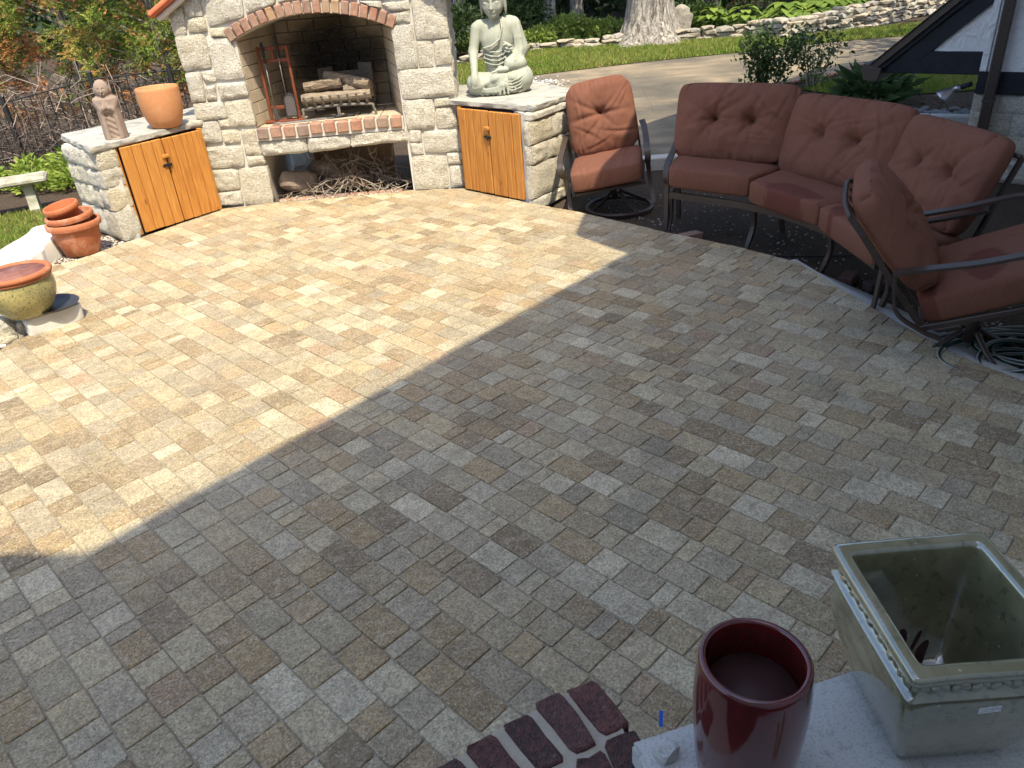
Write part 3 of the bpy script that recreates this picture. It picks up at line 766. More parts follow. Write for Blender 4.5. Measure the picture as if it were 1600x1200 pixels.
# firebox lining
bx0, bx1, BY = -2.13, -1.035, 8.66
zf = ZF - .004
lin = [((-2.303, FY + .03), (bx0, BY)), ((bx0, BY), (bx1, BY)), ((bx1, BY), (-.848, FY + .03))]
for wi, (a, b) in enumerate(lin):
    a, b = np.array(a), np.array(b); L = np.linalg.norm(b - a); ax_ = np.r_[(b - a) / L, 0]; nn = np.array((ax_[1], -ax_[0], 0)); 
    rows = 9; rh = 1.0 / rows
    for r_ in range(rows):
        nbk = 4 if wi == 1 else 3; off_ = (r_ % 2) * .5
        cuts = [0] + [(j + off_) / nbk for j in range(0 if off_ else 1, nbk)] + [1]
        for j in range(len(cuts) - 1):
            s0, s1 = cuts[j] * L, cuts[j + 1] * L
            bb = cbox(s0 + .003, s1 - .003, -.003 + .004 * random.random(), .06, zf + r_ * rh + .003, zf + (r_ + 1) * rh - .003, .003)
            mesh('fire_brick', frame(bb, (a[0], a[1], 0), ax_, -nn, (0, 0, 1)), 'firebrick', fp)
bk = [box(-2.25, -.9, 8.70, 8.80, zf, 1.75)]
mesh('firebox_backing', join(bk), 'mortar', fp)
# smoke chamber: sloping throat behind the arch
mesh('smoke_throat', (np.array([(-2.3, 8.05, 1.72), (-.85, 8.05, 1.72), (-.85, 8.68, 1.74), (-2.3, 8.68, 1.74), (-2.3, 8.05, 1.80), (-.85, 8.05, 1.80), (-.85, 8.68, 1.80), (-2.3, 8.68, 1.80)]), [(0, 3, 2, 1), (4, 5, 6, 7), (0, 1, 5, 4), (1, 2, 6, 5), (2, 3, 7, 6), (3, 0, 4, 7)]), 'firebrick', fp)
# hearth floor of fire bricks
for ix in range(6):
    for iy in range(4):
        x0_, x1_ = -2.29 + ix * .24, -2.29 + (ix + 1) * .24; y0_ = FY + .052 + iy * .2
        mesh('floor_brick', cbox(x0_ + .003, x1_ - .003, y0_, y0_ + .196, zf - .06, zf - .004 + .003 * random.random(), .004), 'firebrick', fp)
# wood store: dark recess below, open slots at the rear corners
mesh('store_back', join([box(-2.0, -1.12, 8.74, 8.90, GZ, .5)]), 'brick', fp)
mesh('store_slab', box(-2.306, -.844, 8.0, 8.92, .602, .675), 'mortar', fp)
# clay caps lying on the shoulders, on a mortar bed
for sgn, xb in ((1, XL), (-1, XR)):
    dx_, dz_ = sgn * .865, .502
    bed = frame(cbox(-.10, .86, -.10, 1.05, 0, .045, .01), (xb, FY, 1.795), (dx_, 0, dz_), (0, 1, 0), (-sgn * .502, 0, .865))
    mesh('cap_bed', bed, 'mortar', fp)
    for q in range(2):
        cap = frame(cbox(-.135 + q * .46, .32 + q * .46, -.155, 1.08, .046, .105, .022), (xb, FY, 1.795), (dx_, 0, dz_), (0, 1, 0), (-sgn * .502, 0, .865))
        mesh('clay_cap', cap, 'clay_cap', fp)
# threshold bricks in front of the wood store
for i in range(7):
    x = -2.16 + i * .185
    b = cbox(-.085, .085, -.04, .04, -.06, .008 + .006 * random.random(), .006)
    mesh('threshold_brick', xf(b, (x, FY + .055, 0), (0, 0, random.gauss(0, .03))), 'brick', fp)

# ================================================================ things in the wood store
V = []; tw = []; tc = []
def twigs(n, lo, hi, lmin, lmax, r0, seed, flat=.35, cols=((.30, .25, .20), (.42, .36, .29), (.17, .12, .09))):
    rd = np.random.default_rng(seed); out = []; colr = []
    for i in range(n):
        c = lo + (hi - lo) * rd.random(3); L = rd.uniform(lmin, lmax); a = rd.uniform(0, 6.283); e = rd.normal(0, flat)
        d = np.array((math.cos(a) * math.cos(e), math.sin(a) * math.cos(e), math.sin(e)))
        w_ = rd.normal(0, .10, (4, 3)) * L; pts = [c + d * L * (t - .5) + w_[k_] * (k_ not in (0,)) for k_, t in enumerate((0, .33, .66, 1))]
        rr = r0 * rd.uniform(.5, 1.5)
        v, f = tube(pts, rr, 4, r1=rr * .45); out.append((v, f))
        cc = np.array(cols[rd.integers(len(cols))]) * rd.uniform(.7, 1.25); colr.append(np.tile(cc, (len(v), 1)))
    return join(out), np.vstack(colr)
t, c = twigs(330, np.array((-2.2, 7.92, .02)), np.array((-.9, 8.55, .20)), .14, .55, .0042, 3)
keep = t[0]
prof = .05 + .26 * np.exp(-((keep[:, 0] + 1.55) / .38) ** 2)
keep[:, 2] = np.clip(keep[:, 2], .006, None) * (prof / .26) * np.clip((keep[:, 1] - 7.75) / .35, .3, 1.2); keep[:, 1] = np.maximum(keep[:, 1], 7.77)
t2, c2 = twigs(34, np.array((-1.95, 7.98, .1)), np.array((-1.0, 8.4, .36)), .25, .7, .0036, 5, .7)
t2[0][:, 1] = np.maximum(t2[0][:, 1], 7.88); t2[0][:, 2] = np.clip(t2[0][:, 2], .01, .46); t2[0][:, 0] = np.clip(t2[0][:, 0], -2.25, -.88)
tj = join([t, t2])
o = mesh('kindling', tj, 'twig', col=np.vstack([c, c2])); tag(o, 'tangled heap of dry kindling twigs in the wood store under the firebox', 'kindling', kind='stuff')
# chips and wood crumbs at the mouth of the store
iv, if_ = ico(1)
def scatter(n, fn, smin, smax, seed, cols, flat=.6, zoff=0.):
    rd = np.random.default_rng(seed); VV, FF, CC = [], [], []
    base = iv; nb_ = len(base); f0 = np.array(if_)
    for i in range(n):
        p = fn(rd); s_ = rd.uniform(smin, smax); sz = s_ * np.array((1, rd.uniform(.6, 1), flat * rd.uniform(.7, 1.2)))
        a = rd.uniform(0, 6.28); v = base * (1 + .25 * rd.normal(size=(nb_, 1)) * .5) * sz
        v = np.c_[v[:, 0] * math.cos(a) - v[:, 1] * math.sin(a), v[:, 0] * math.sin(a) + v[:, 1] * math.cos(a), v[:, 2]] + p + np.array((0, 0, sz[2] * .6 + zoff))
        VV.append(v); FF.append(f0 + i * nb_); CC.append(np.tile(np.array(cols[rd.integers(len(cols))]) * rd.uniform(.75, 1.2), (nb_, 1)))
    return (np.vstack(VV), np.vstack(FF)), np.vstack(CC)
vf, cc = scatter(500, lambda r_: np.array((r_.uniform(-2.22, -1.0), 7.80 + abs(r_.normal(0, .10)), .0)), .004, .014, 8, ((.45, .42, .38), (.30, .17, .11), (.5, .46, .40), (.2, .14, .1)))
o = mesh('wood_chips', vf, 'vcol_rough', col=cc); tag(o, 'scattered wood chips and crumbs at the mouth of the wood store', 'debris', kind='stuff')
def chunk(name, loc, size, rz, rx, label):
    v, f = rock((0, 0, 0), size, loc[0], 2, .22, 0, .45)
    v = v @ np.array(Euler((rx, .25, rz)).to_matrix()).T + np.array(loc)
    return tag(mesh(name, (v, f), 'wood_chunk'), label, 'firewood')
chunk('split_log', (-2.06, 8.10, .13), (.20, .085, .10), .45, -.4, 'broken wedge of firewood at the left of the kindling heap')
chunk('split_log', (-1.80, 8.30, .17), (.19, .07, .09), -.2, .3, 'broken slab of firewood leaning beside the kindling heap')
b = stone_block((-1.0, .46, -.80, .46, -.80, .14, -1.0, .14), (0, 9.35, 0), (1, 0, 0), (0, -1, 0), .03, .2, 5)
tag(mesh('stone_slab', b, 'limestone', smooth=True), 'tan stone standing behind the right slot of the wood store', 'stone')
b = rock((-2.28, 9.3, .20), (.20, .12, .30), 4, 3, .25, 0, .4)
tag(mesh('stone_slab', b, 'white_concrete'), 'white stone seen through the left slot of the wood store', 'stone')

# ================================================================ grate, logs, tools
gr = thing('fire_grate', 'sand-coloured iron fire grate with curled bars in the firebox', 'fire grate', (-1.5, 8.15, ZF))
gz = ZF + .10
gx0, gx1 = -1.865, -1.155
mesh('front_rail', tube(spline([(gx0, 8.05, ZF), (gx0 + .003, 8.05, gz - .03), (gx0 + .03, 8.05, gz), (-1.5, 8.05, gz + .012), (gx1 - .03, 8.05, gz), (gx1, 8.05, gz - .03), (gx1 + .02, 8.05, ZF)], 6), .013, 8), 'grate_iron', gr, smooth=True)
mesh('rear_rail', tube(spline([(gx0 + .05, 8.42, ZF), (gx0 + .05, 8.42, gz - .03), (gx0 + .08, 8.42, gz), (gx1 - .08, 8.42, gz), (gx1 - .05, 8.42, gz - .03), (gx1 - .05, 8.42, ZF)], 6), .013, 8), 'grate_iron', gr, smooth=True)
mesh('leg', box(-1.52, -1.49, 8.04, 8.065, ZF, gz), 'grate_iron', gr)
for i in range(8):
    x = gx0 + .05 + i * .087
    mesh('bar', strap(spline([(x, 8.46, gz + .13), (x, 8.40, gz + .045), (x, 8.25, gz + .02), (x, 8.08, gz + .02), (x, 8.02, gz + .05), (x - .01, 7.99, gz + .12)], 5), (1, 0, 0), .022, .012), 'grate_iron', gr)
def log(name, a, b, r_, label, seed, split=False):
    a, b = np.array(a), np.array(b); L = np.linalg.norm(b - a); n = 14
    pts = [a + (b - a) * t for t in np.linspace(0, 1, n)]
    v, f = tube(pts, r_, 14)
    ctr = np.repeat(np.array(pts), 14, 0); d = v - ctr
    d *= (1 + .14 * vnoise(v * np.array((5, 16, 16)) + seed, 1) + .08 * vnoise(v * 40 + seed))[:, None]
    if split: d[:, 2] = np.where(d[:, 2] > .35 * r_, .35 * r_ + .15 * (d[:, 2] - .35 * r_), d[:, 2])
    ends = np.r_[np.arange(14), np.arange(len(v) - 14, len(v))]; d[ends] *= .9
    tag(mesh(name, (ctr + d, f), 'log_bark'), label, 'log')
log('log', (-1.86, 8.09, gz + .085), (-1.17, 8.10, gz + .09), .052, 'round barked log along the front of the grate', 1)
log('log', (-1.85, 8.27, gz + .10), (-1.16, 8.28, gz + .09), .055, 'barked log at the back of the grate under the others', 2)
log('log', (-1.83, 8.14, gz + .205), (-1.46, 8.20, gz + .225), .078, 'short flat-split log on top left of the grate', 3, True)
log('log', (-1.63, 8.30, gz + .27), (-1.17, 8.12, gz + .17), .052, 'slanting log resting across the top of the pile', 4)
log('log', (-1.45, 8.18, gz + .145), (-1.20, 8.22, gz + .13), .05, 'short log wedged under the slanting one', 5)
# folded fireback panel
pb = thing('fireback', 'dark folded metal fireback leaning behind the logs', 'fireback', (-1.5, 8.55, ZF))
for q, (a, b) in enumerate((((-1.74, 8.52), (-1.60, 8.60)), ((-1.60, 8.60), (-1.33, 8.60)), ((-1.33, 8.60), (-1.18, 8.50)))):
    hh = (.42, .37, .44)[q]; a_, b_ = np.array(a), np.array(b); d = (b_ - a_) / np.linalg.norm(b_ - a_)
    mesh('panel', frame(box(0, np.linalg.norm(b_ - a_), 0, .008, 0, hh), (a[0], a[1], ZF), (d[0], d[1], 0), (-d[1], d[0], 0), (0, 0, 1)), 'grate_iron', pb)
# tool stand leaning in the left of the firebox
ts = thing('fire_tool_stand', 'rust-red frame stand for fire tools at the left of the firebox', 'tool stand', (-2.06, 8.05, ZF))
sx0, sx1, sy_ = -2.185, -1.905, 8.05
sz = ZF + .70
for x in (sx0, sx1): mesh('post', cbox(x - .013, x + .013, sy_ - .013, sy_ + .013, ZF, sz, .003), 'rust_frame', ts)
for z in (ZF + .14, sz - .13, sz - .02): mesh('crossbar', cbox(sx0 + .014, sx1 - .014, sy_ - .010, sy_ + .010, z - .016, z + .016, .003), 'rust_frame', ts)
mesh('upright', cbox(-2.06, -2.04, sy_ - .008, sy_ + .008, sz - .113, sz - .037, .002), 'rust_frame', ts)
mesh('base', cbox(-2.25, -1.86, sy_ - .05, sy_ + .05, ZF, ZF + .022, .005), 'rust_frame', ts)
def tool(name, x, y, ztop, zbot, label, head):
    t_ = thing(name, label, 'fire tool', (x, y, zbot))
    mesh('handle', lathe([(.004, 0), (.012, .005), (.016, .03), (.010, .05), (.017, .065), (.017, .12), (.010, .14), (.018, .155), (.006, .19)], 12), 'iron', t_, smooth=True, local=True).location = (0, 0, ztop - zbot - .19)
    mesh('rod', tube([(x, y, zbot), (x, y, ztop - .18)], .006, 8), 'steel_tool', t_, smooth=True)
    return t_
t_ = tool('fire_brush', -2.13, sy_ - .03, sz + .04, ZF + .05, 'fire brush with turned black handle hanging on the stand', 0)
bv = []
for i in range(60):
    a = random.uniform(0, 6.28); r_ = random.uniform(0, .032); bv.append(tube([(-2.13 + r_ * .3 * math.cos(a), sy_ - .03 + r_ * .3 * math.sin(a), ZF + .15), (-2.13 + r_ * math.cos(a), sy_ - .03 + r_ * math.sin(a), ZF + .03)], .0016, 4))
mesh('bristles', join(bv), 'steel_tool', t_)
t_ = tool('fire_shovel', -1.99, sy_ - .035, sz + .10, ZF + .19, 'fire shovel with broad rounded blade hanging on the stand', 1)
bl = []
for i in range(13):
    u = i / 12; pass
n = 14; outl = [(-.055, -.20)] + [(.055 * math.cos(math.pi - a), -.05 + .055 * math.sin(a)) for a in np.linspace(0, math.pi, n)] + [(.055, -.20)]
V = [(-1.965 + x, sy_ - .05, ZF + .26 + z) for x, z in outl] + [(-1.965 + x, sy_ - .044, ZF + .26 + z) for x, z in outl]; m_ = len(outl)
mesh('blade', (np.array(V), [tuple(range(m_)), tuple(range(m_, 2 * m_))[::-1]] + [(i, (i + 1) % m_, m_ + (i + 1) % m_, m_ + i) for i in range(m_)]), 'steel_tool', t_)
mesh('blade_rim', tube([(-1.965 + x, sy_ - .055, ZF + .26 + z) for x, z in outl], .006, 6), 'iron', t_)
# tongs lying on the hearth bricks
tg = thing('fire_tongs', 'long iron fire tongs lying along the brick hearth', 'fire tongs', (-1.8, 7.83, ZF + .02))
hz = ZF + .012
for s_ in (-1, 1):
    mesh('arm', tube(spline([(-2.13, 7.82, hz + .012), (-2.06, 7.82 + s_ * .028, hz + .012), (-1.97, 7.825 + s_ * .012, hz + .01), (-1.75, 7.845 + s_ * .012, hz + .012), (-1.52, 7.87 + s_ * .008, hz + .016)], 6), .0065, 7), 'steel_tool', tg, smooth=True)
mesh('grip', tube([(-1.60, 7.862, hz + .02), (-1.40, 7.885, hz + .022)], .015, 10), 'iron', tg, smooth=True)
mesh('joint', xf(lathe([(.003, -.01), (.016, -.008), (.016, .008), (.003, .01)], 12), (-1.52, 7.87, hz + .022)), 'iron', tg)
pk = thing('fire_poker', 'thin iron poker lying behind the tongs on the hearth', 'fire tool', (-1.7, 7.9, ZF))
mesh('rod', tube(spline([(-2.0, 7.87, hz + .008), (-1.7, 7.895, hz + .01), (-1.42, 7.915, hz + .012)], 5), .006, 7), 'steel_tool', pk, smooth=True)
mesh('handle', tube([(-1.45, 7.912, hz + .014), (-1.33, 7.922, hz + .016)], [.010, .013], 10), 'iron', pk, smooth=True)
# ================================================================ side cabinets
def cabinet(name, label, a, b, corner_side, depth_dir, depth, counter, seed, pillar):
    """a,b: left and right foot of the doors (world xy); doors face the camera side"""
    a, b = np.array(a), np.array(b); L = np.linalg.norm(b - a); t = (b - a) / L; n = np.array((t[1], -t[0]))
    T, N, Z = np.r_[t, 0], np.r_[n, 0], np.array((0, 0, 1.))
    root = thing(name, label, 'cabinet', (a[0] + t[0] * L / 2, a[1] + t[1] * L / 2, 0))
    O = np.r_[a, 0]
    fr = lambda vf: frame(vf, O, T, N, Z)
    DH = .795
    nps = 4; mid = L * .5
    for d in range(2):
        s0, s1 = (0.004, mid - .004) if d == 0 else (mid + .004, L - .004)
        dz0, dz1 = (.014, DH) if d == 0 else (.012, DH - .003)
        door = mesh('door', fr(cbox(s0 + .02, s1 - .02, -.045, -.022, .08, .72, .003)), 'cedar', root)
        cuts = np.linspace(s0, s1, nps + 1) + np.r_[0, rng.normal(0, .006, nps - 1), 0]
        for i in range(nps):
            mesh('plank', fr(cbox(cuts[i] + .0024, cuts[i + 1] - .0024, -.022, .004 + .004 * random.random(), dz0 + .004 * random.random(), dz1, .0055)), 'cedar', door)
    # frame strips beside the doors, dark void behind
    mesh('door_frame', fr(cbox(-.045, -.004, -.075, -.028, 0, DH + .005, .003)), 'cedar', root)
    mesh('door_frame', fr(cbox(L + .004, L + .036, -.075, -.028, 0, DH + .005, .003)), 'cedar', root)
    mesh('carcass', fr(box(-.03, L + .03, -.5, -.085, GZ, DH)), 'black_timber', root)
    # handle block and latch
    hb = mesh('handle', fr(cbox(mid - .045, mid + .02, .004, .03, .625, .655, .005)), 'cedar', root)
    la = mesh('latch', fr(join([cbox(mid - .05, mid + .03, .006, .022, .545, .572, .003), cbox(mid - .066, mid - .048, .008, .016, .552, .564, .002), cbox(mid - .012, mid + .004, .022, .032, .53, .56, .002)])), 'latch_metal', root)
    return root, O, T, N, L
def slab(name, poly, z0, z1, root, seed):
    """stone slab with a rough broken edge"""
    P = []
    n = len(poly)
    for i in range(n):
        p, q = np.array(poly[i]), np.array(poly[(i + 1) % n]); k_ = max(2, int(np.linalg.norm(q - p) / .035))
        for j in range(k_): P.append(p + (q - p) * j / k_)
    P = np.array(P); c = P.mean(0); m_ = len(P); V = []
    levels = [(0, 1.0), (.18, 1.0), (.5, 1.0), (.85, 1.0), (1., .992)]
    for li, (h, k_) in enumerate(levels):
        p3 = np.c_[P * 14, np.full(m_, h * 2.2 + seed)]
        dn = (P - c) / np.linalg.norm(P - c, axis=1)[:, None]
        jit = (.008 * vnoise(p3, 1) + .008 * vnoise(p3 + 20, 2.3) - (.014 if h in (0, 1.) else 0))[:, None]
        Q = P + dn * jit
        V += np.c_[Q, np.full(m_, z0 + (z1 - z0) * h) + (.003 * vnoise(p3, .7) if h == 1. else 0)].tolist()
    F = []
    for l in range(len(levels) - 1):
        for i in range(m_): F.append((l * m_ + i, l * m_ + (i + 1) % m_, (l + 1) * m_ + (i + 1) % m_, (l + 1) * m_ + i))
    F += [tuple(range(m_))[::-1], tuple((len(levels) - 1) * m_ + i for i in range(m_))]
    return mesh(name, (V, F), 'capstone', root, smooth=True, auto=40)
CT = .862
# left
lc, O, T, N, L = cabinet('storage_cabinet', 'stone cabinet with orange cedar doors left of the fireplace', (-3.315, 7.035), (-2.80, 7.685), None, None, None, None, 1, None)
slab('countertop', [(-3.47, 6.83), (-2.79, 7.80), (-2.86, 8.6), (-3.15, 8.80), (-4.13, 7.68)], .802, CT, lc, 3)
pa = np.array((-3.335, 6.99)); t2 = T[:2]
pl = (-3.475, 6.865)
sdir = np.array((-.70, .714))
core = [(-3.36, 7.00), (-3.455, 6.905), (-4.03, 7.50), (-3.55, 8.05)]
mesh('mortar_core', prism(core, GZ, .80), 'mortar', lc)
# pillar face next to the doors, then the left return
z = 0
for i, (za, zb) in enumerate(((.0, .27), (.28, .47), (.48, .64), (.645, .795))):
    q = [-.01, zb - .004, .172, zb - .004, .172, za + .004, -.01, za + .004]
    mesh('stone', stone_block(q, (-3.462, 6.897, 0), (t2[0], t2[1], 0), (N[0], N[1], 0), .022, .05, 500 + i, 7, 8), 'limestone', lc, smooth=True, auto=50)
ln = np.array((-sdir[1], sdir[0])); ln = ln if ln[1] < 0 else -ln
sL = .82
k_ = 0
for za, zb, cuts in ((.0, .26, (0, .30, .82)), (.27, .46, (0, .20, .50, .82)), (.47, .63, (0, .34, .60, .82)), (.64, .795, (0, .22, .55, .82))):
    for j in range(len(cuts) - 1):
        q = [cuts[j] + .006, zb - .004, cuts[j + 1] - .006, zb - .004, cuts[j + 1] - .006, za + .004, cuts[j] + .006, za + .004]
        mesh('stone', stone_block(q, (-3.458, 6.903, 0), (sdir[0], sdir[1], 0), (ln[0], ln[1], 0), .032, .05, 520 + k_, 9, 8), 'limestone', lc, smooth=True, auto=50); k_ += 1
# right
rc, O, T, N, L = cabinet('storage_cabinet', 'stone cabinet with cedar doors right of the fireplace, under the large statue', (-.30, 7.665), (.268, 7.072), None, None, None, None, 2, None)
slab('countertop', [(-.385, 7.80), (.395, 7.035), (.90, 7.72), (.45, 8.6), (-.31, 8.75), (-.30, 7.95)], .806, CT, rc, 9)
sdir = np.array((.60, .80)); rn = np.array((sdir[1], -sdir[0]))
mesh('mortar_core', prism([(.28, 7.085), (.338, 7.018), (.85, 7.68), (.4, 8.5), (-.28, 8.6), (.1, 7.6)], GZ, .80), 'mortar', rc)
k_ = 0
for za, zb, cuts in ((-.08, .03, (0, .25, .5, .84)), (.04, .34, (0, .40, .84)), (.35, .52, (0, .26, .60, .84)), (.53, .73, (0, .36, .60, .84)), (.735, .80, (0, .44, .84))):
    for j in range(len(cuts) - 1):
        q = [cuts[j] + .005, zb - .005, cuts[j + 1] - .006, zb - .004, cuts[j + 1] - .006, za + .005, cuts[j] + .005, za + .005]
        mesh('stone', stone_block(q, (.347, 6.998, 0), (sdir[0], sdir[1], 0), (rn[0], rn[1], 0), .030, .05, 560 + k_, 10, 8), 'limestone', rc, smooth=True, auto=50); k_ += 1
for i, (za, zb) in enumerate(((.04, .34), (.35, .52), (.53, .73))):
    q = [.004, zb - .004, .072, zb - .004, .072, za + .004, .004, za + .004]
    mesh('stone', stone_block(q, (.297, 7.043, 0), (T[0], T[1], 0), (N[0], N[1], 0), .014, .04, 600 + i, 5, 7), 'limestone', rc, smooth=True, auto=50)
# ================================================================ carved figures from signed-distance volumes
def surface_nets(fn, lo, hi, h):
    lo, hi = np.array(lo, float), np.array(hi, float)
    n = np.ceil((hi - lo) / h).astype(int) + 1
    ax = [lo[i] + h * np.arange(n[i]) for i in range(3)]
    X, Y, Z = np.meshgrid(*ax, indexing='ij')
    D = fn(np.stack([X, Y, Z], -1))
    S = D < 0
    cnt = np.zeros(n - 1, int); acc = np.zeros(tuple(n - 1) + (3,)); ec = np.zeros(n - 1)
    cr = [(a, b, c) for a in (0, 1) for b in (0, 1) for c in (0, 1)]
    sl_ = lambda A, c: A[c[0]:A.shape[0] - 1 + c[0], c[1]:A.shape[1] - 1 + c[1], c[2]:A.shape[2] - 1 + c[2]]
    for c in cr: cnt += sl_(S, c)
    for c in cr:
        for a in range(3):
            if c[a]: continue
            d = list(c); d[a] = 1
            A, B = sl_(D, c), sl_(D, tuple(d)); m_ = (A < 0) != (B < 0)
            t = np.where(m_, A / (A - B + 1e-12), 0)
            base = np.array(c, float)
            for q in range(3): acc[..., q] += np.where(m_, base[q] + (t if q == a else 0), 0)
            ec += m_
    act = (cnt > 0) & (cnt < 8)
    idx = -np.ones(act.shape, int); idx[act] = np.arange(act.sum())
    ijk = np.argwhere(act); V = lo + h * (ijk + acc[act] / ec[act][:, None])
    F = []
    for a in range(3):
        b, c = (a + 1) % 3, (a + 2) % 3
        sl0 = [slice(1, -1)] * 3; sl0[a] = slice(0, -1); sl1 = list(sl0); sl1[a] = slice(1, None)
        s0, s1 = S[tuple(sl0)], S[tuple(sl1)]
        e = np.argwhere(s0 != s1)
        if len(e) == 0: continue
        flip = s0[tuple(e.T)]
        e = e + np.array([0 if q == a else 1 for q in range(3)])
        ob, oc = np.zeros(3, int), np.zeros(3, int); ob[b] = 1; oc[c] = 1
        g = lambda o_: idx[tuple((e - o_).T)]
        q = np.stack([g(0 * ob), g(ob), g(ob + oc), g(oc)], 1)
        q[~flip] = q[~flip][:, ::-1]; F.append(q)
    return V, np.vstack(F)
def ell(p, c, r):
    c, r = np.array(c), np.array(r); k0 = np.linalg.norm((p - c) / r, axis=-1); k1 = np.linalg.norm((p - c) / (r * r), axis=-1)
    return k0 * (k0 - 1) / (k1 + 1e-9)
def cap(p, a, b, ra, rb):
    a, b = np.array(a), np.array(b); ab = b - a; t = np.clip(((p - a) @ ab) / (ab @ ab), 0, 1)
    return np.linalg.norm(p - a - t[..., None] * ab, axis=-1) - (ra + (rb - ra) * t)
def sm(a, b, k_=.03):
    h = np.clip(.5 + .5 * (b - a) / k_, 0, 1); return b + (a - b) * h - k_ * h * (1 - h)
def smc(a, b, k_=.02): return -sm(-a, b, k_)      # carve b out of a
def big_statue(p):
    p = p.copy(); p[..., 2] /= 1.12
    x, y, z = p[..., 0], p[..., 1], p[..., 2]
    # folded legs under the robe
    d = ell(p, (-.245, -.05, .115), (.125, .19, .105))
    d = sm(d, ell(p, (.25, -.03, .13), (.13, .19, .125)), .05)
    d = sm(d, ell(p, (0, .03, .11), (.24, .2, .11)), .06)
    d = sm(d, cap(p, (.25, -.12, .15), (-.06, -.20, .15), .075, .055), .03)
    d = sm(d, cap(p, (-.25, -.13, .12), (.05, -.19, .10), .07, .06), .03)
    hem = ell(p, (0, .0, .03), (.335, .25, .05)) + .006 * np.sin(np.arctan2(y, x) * 26) * (z < .07)
    d = sm(d, hem, .02)
    d = d + .006 * np.sin(60 * (z + .5 * np.abs(x) - .3 * y)) * np.clip((.24 - z) / .1, 0, 1) * (np.abs(x) < .22)
    # torso
    t = sm(ell(p, (0, .04, .30), (.135, .115, .19)), ell(p, (0, .03, .50), (.175, .115, .15)), .06)
    t = sm(t, cap(p, (-.165, .04, .615), (.165, .04, .615), .066, .07), .05)
    zz_ = z - .55 * (x + .02) ** 2 / .06 * .35 - .30 * x
    fold = np.abs(np.sin(46 * zz_)) ** .6 * np.clip((.47 - z) / .05, 0, 1) * np.clip((z - .24) / .05, 0, 1) * (y < .05)
    t = t - .0075 * fold
    # robe over the left shoulder: thickened edge running from the neck to the waist
    edge = np.abs(x - (.065 - .10 * np.clip((.62 - z), 0, .4) * .2 + .02)) - .004
    robe = np.clip((x - .055) / .02, 0, 1) * .013
    t = t - robe * (y < .1) * (z > .3)
    d = sm(d, t, .035)
    def chain(d, pts, r_, k_=.008):
        for a_, b_ in zip(pts, pts[1:]): d = sm(d, cap(p, a_, b_, r_, r_), k_)
        return d
    d = chain(d, [(.06, -.045, .665), (.06, -.095, .60), (.02, -.12, .50), (-.07, -.11, .445), (-.15, -.05, .43)], .011)
    for q_ in range(4):
        zq = .405 - .038 * q_
        d = chain(d, [(-.145, -.03, zq + .01), (-.08, -.085, zq - .012), (.0, -.108, zq - .018), (.07, -.105, zq + .006), (.12, -.08, zq + .04)], .0085, .01)
    for q_ in range(4):
        d = chain(d, [(.30, -.16, .22 - .03 * q_), (.20, -.235 + .004 * q_, .15 - .03 * q_), (.10, -.255, .125 - .028 * q_), (.03, -.25, .14 - .02 * q_)], .008, .01)
        d = chain(d, [(-.30, -.15, .12 - .02 * q_), (-.18, -.24, .075 - .01 * q_), (-.07, -.262, .085 - .015 * q_), (.0, -.258, .12 - .02 * q_)], .008, .01)
    for q_ in range(3): d = chain(d, [(.0 + .03 * q_, -.225, .19), (-.02 + .035 * q_, -.262, .10), (-.03 + .045 * q_, -.262, .02)], .012, .012)
    for q_ in range(3): d = chain(d, [(.19 + .03 * q_, -.02, .64), (.20 + .035 * q_, -.05, .50), (.19 + .045 * q_, -.06, .40), (.14 + .04 * q_, -.12, .30)], .008, .012)
    # right arm, hand over the knee
    arm = sm(cap(p, (-.205, .03, .60), (-.262, .0, .40), .062, .05), cap(p, (-.262, .0, .40), (-.285, -.17, .215), .052, .036), .02)
    hand = sm(ell(p, (-.292, -.205, .185), (.042, .04, .05)), ell(p, (-.292, -.225, .15), (.045, .028, .05)), .02)
    d = sm(d, sm(arm, hand, .02), .018)
    for i in range(4):
        fx = -.325 + i * .022; d = sm(d, cap(p, (fx, -.225, .16), (fx * .99, -.232, .085 + .006 * abs(i - 1.5)), .0125, .010), .004)
    d = sm(d, cap(p, (-.255, -.215, .19), (-.247, -.225, .13), .013, .010), .005)
    # left arm in a wide sleeve, hand in the lap
    sl2 = sm(cap(p, (.205, .04, .60), (.262, .02, .40), .082, .085), cap(p, (.255, .02, .37), (.10, -.16, .27), .080, .055), .04)
    sl2 = sm(sl2, ell(p, (.20, -.09, .27), (.11, .10, .07)), .03)
    sl2 = sl2 + .005 * np.sin(70 * (x * .8 + z * .35)) * (z > .3)
    d = sm(d, sl2, .015)
    d = sm(d, ell(p, (.02, -.19, .235), (.075, .045, .028)), .012)
    for i in range(4): d = sm(d, cap(p, (-.02, -.175 - .012 * i, .235), (-.10, -.17 - .012 * i, .215), .0115, .009), .004)
    d = sm(d, cap(p, (.02, -.165, .26), (-.02, -.20, .265), .012, .010), .005)
    # flower held at the chest
    for i, (fx, fz, r_) in enumerate(((.075, .47, .018), (.10, .455, .022), (.125, .44, .022), (.08, .43, .02), (.105, .415, .022), (.14, .41, .02), (.09, .39, .02), (.12, .385, .018), (.06, .45, .015), (.15, .43, .016))):
        d = sm(d, ell(p, (fx, -.115 - .012 * (i % 3), fz), (r_ * 1.3, r_, r_ * .65)), .004)
    # neck and head, head bowed and turned a little to the left
    d = sm(d, cap(p, (0, .025, .63), (-.005, .0, .74), .062, .055), .025)
    q = p - np.array((-.008, -.012, .835)); ca, sa = math.cos(.30), math.sin(.30)
    qx, qy = q[..., 0] * ca - q[..., 1] * sa, q[..., 0] * sa + q[..., 1] * ca
